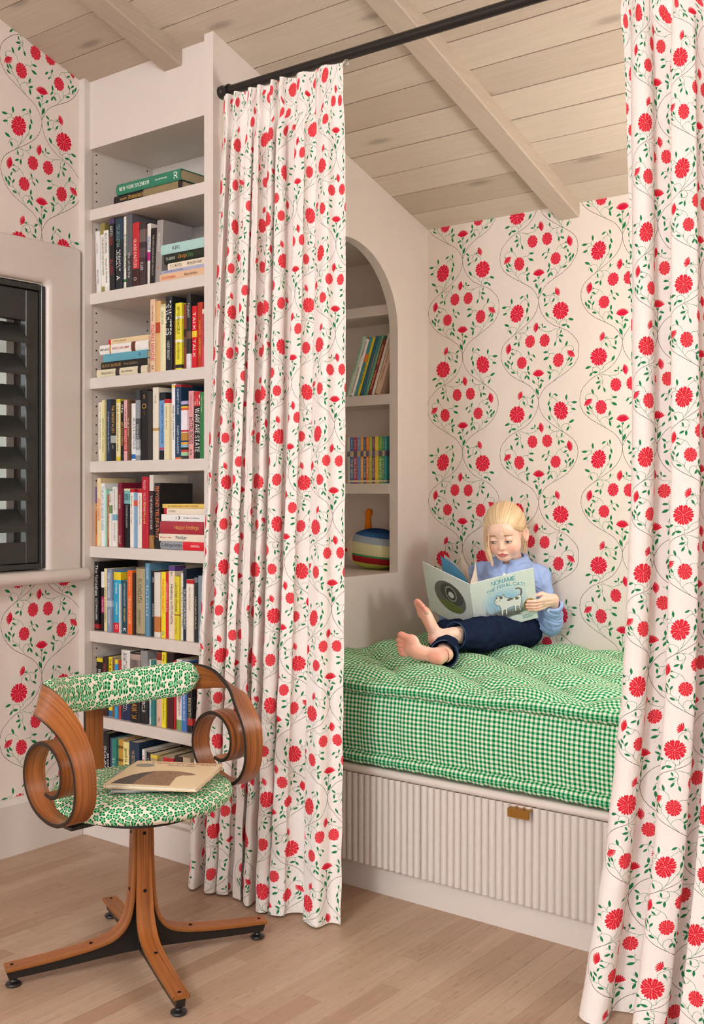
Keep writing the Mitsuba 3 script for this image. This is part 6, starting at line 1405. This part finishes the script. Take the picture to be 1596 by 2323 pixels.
for _ in range(90):
    x = rg.uniform(0.18, 0.86); y = 0.24 + rg.uniform(-0.05, 0.05); L_ = rg.uniform(0.06, 0.26); dx = rg.uniform(-0.09, 0.09) + (0.08 if x > .55 else -.08)
    flat([(x - 0.004, y), (x + 0.004, y), (x + dx, y + L_)], rg.choice(['4f5453', '6d7370', '87908c']), 0.00026)
cat_pts = [(0.345, 0.50), (0.352, 0.57), (0.378, 0.60), (0.395, 0.655), (0.43, 0.615), (0.46, 0.615), (0.495, 0.65), (0.51, 0.60), (0.53, 0.565), (0.60, 0.535), (0.68, 0.535), (0.73, 0.56), (0.76, 0.545), (0.775, 0.48), (0.765, 0.40), (0.745, 0.33), (0.745, 0.24), (0.715, 0.24), (0.71, 0.33), (0.685, 0.345), (0.675, 0.25), (0.645, 0.25), (0.64, 0.36), (0.56, 0.345), (0.535, 0.33), (0.53, 0.22), (0.50, 0.22), (0.495, 0.33), (0.475, 0.32), (0.46, 0.23), (0.43, 0.23), (0.43, 0.36), (0.41, 0.44), (0.37, 0.455)]
flat(cat_pts, '55514e', 0.0003)
flat(list(Polygon(cat_pts).buffer(-0.008).exterior.coords), 'eef0ee', 0.00036)
for o in (oval(0.455, 0.585, 0.028, 0.026), oval(0.59, 0.51, 0.055, 0.022, wob=0.1, seed=2), oval(0.70, 0.50, 0.032, 0.028, wob=0.1, seed=3), oval(0.385, 0.60, 0.014, 0.02)): flat(o, '6f6a66', 0.00042)
flat(oval(0.375, 0.50, 0.008, 0.007), 'c98a86', 0.00044)
for x in (0.385, 0.43): flat(oval(x, 0.535, 0.007, 0.008), '4a5a50', 0.00044)
tl_ = catmull([(0.745, 0.52), (0.775, 0.575), (0.775, 0.645), (0.745, 0.685), (0.70, 0.69)], 6)
flat(list(LineString(tl_).buffer(0.014).exterior.coords), '57524e', 0.0003)
for i in range(2, len(tl_) - 1, 4): flat(oval(*tl_[i], 0.012, 0.010), '9a948e', 0.00036)
words_on('NONAME', 0.33, 0.70, 0.855, 0.085, '4f9ab4', 0.008, 0.004); words_on('THE FERAL CAT!', 0.24, 0.84, 0.70, 0.07, '4f9ab4', 0.075, 0.0)
words_on('BY', 0.26, 0.29, 0.085, 0.02, '6a7a80'); words_on('ANA QUINN', 0.28, 0.44, 0.045, 0.03, '6a8a98'); words_on('ILLUSTRATED BY', 0.76, 0.88, 0.115, 0.016, '6a7a80'); words_on('ANKE DENIST', 0.75, 0.93, 0.065, 0.035, '7fb0c0')
st = [(0.885 + (0.088 if i % 2 else 0.098) * math.cos(2 * PI * i / 48), 0.315 + (0.112 if i % 2 else 0.124) * math.sin(2 * PI * i / 48)) for i in range(48)]
flat(st, 'a08a3a', 0.0005); flat(oval(0.885, 0.315, 0.070, 0.089), '5f5a22', 0.0006); flat(oval(0.885, 0.315, 0.058, 0.074), '8a7a30', 0.0007); flat(oval(0.885, 0.315, 0.030, 0.038), '3e5a34', 0.0008)
flat(oval(0.47, 0.52, 0.33, 0.30), '6a6c68', 0.0002, QB, WB); flat(oval(0.42, 0.60, 0.24, 0.20, wob=0.02, seed=5), '4c4d4b', 0.0003, QB, WB)
flat([p for p in oval(0.47, 0.52, 0.32, 0.29) if p[1] < 0.42] + [(0.50, 0.40), (0.60, 0.46)], '6d7a40', 0.00032, QB, WB); flat(oval(0.44, 0.60, 0.12, 0.15), '9a9c98', 0.00036, QB, WB); flat(oval(0.44, 0.60, 0.10, 0.125), '3c3d3c', 0.0004, QB, WB); flat(oval(0.44, 0.58, 0.06, 0.06, wob=0.1, seed=6), 'd0d2ce', 0.00045, QB, WB)
A.done(rb_ + '__cover_print')
# added hanging globe, unseen: stands in for the soft source left of the camera
for PL, K, LBL in (((-0.8, -1.7, 2.75), 1.0, 'unseen round white hanging globe added as the main light'),):
  lk = name('added_main_light'); tag(lk, LBL, 'lamp')
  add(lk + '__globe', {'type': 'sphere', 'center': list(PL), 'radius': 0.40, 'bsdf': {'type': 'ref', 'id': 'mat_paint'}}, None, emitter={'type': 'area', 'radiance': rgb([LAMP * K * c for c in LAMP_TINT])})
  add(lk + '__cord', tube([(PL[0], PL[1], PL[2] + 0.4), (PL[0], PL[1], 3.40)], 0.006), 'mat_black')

# reading lamp on the alcove's right-hand panel, behind the nearer curtain
lk = name('wall_sconce'); tag(lk, 'globe reading lamp on the alcove panel behind the nearer curtain', 'lamp')
SP = (-0.70, 3.05, 1.62)
add(lk + '__globe', {'type': 'sphere', 'center': list(SP), 'radius': 0.10, 'bsdf': {'type': 'ref', 'id': 'mat_paint'}}, None, emitter={'type': 'area', 'radiance': rgb([SCONCE * c for c in SCONCE_TINT])})
add(lk + '__arm', tube([(XR, SP[1], SP[2]), (SP[0] + 0.1, SP[1], SP[2])], 0.012), 'mat_brass', smooth=40)
add(lk + '__back_plate', moved(trimesh.creation.cylinder(radius=0.05, height=0.012, sections=32).apply_transform(trimesh.transformations.rotation_matrix(PI / 2, [0, 1, 0])), (XR - 0.006, SP[1], SP[2])), 'mat_brass')
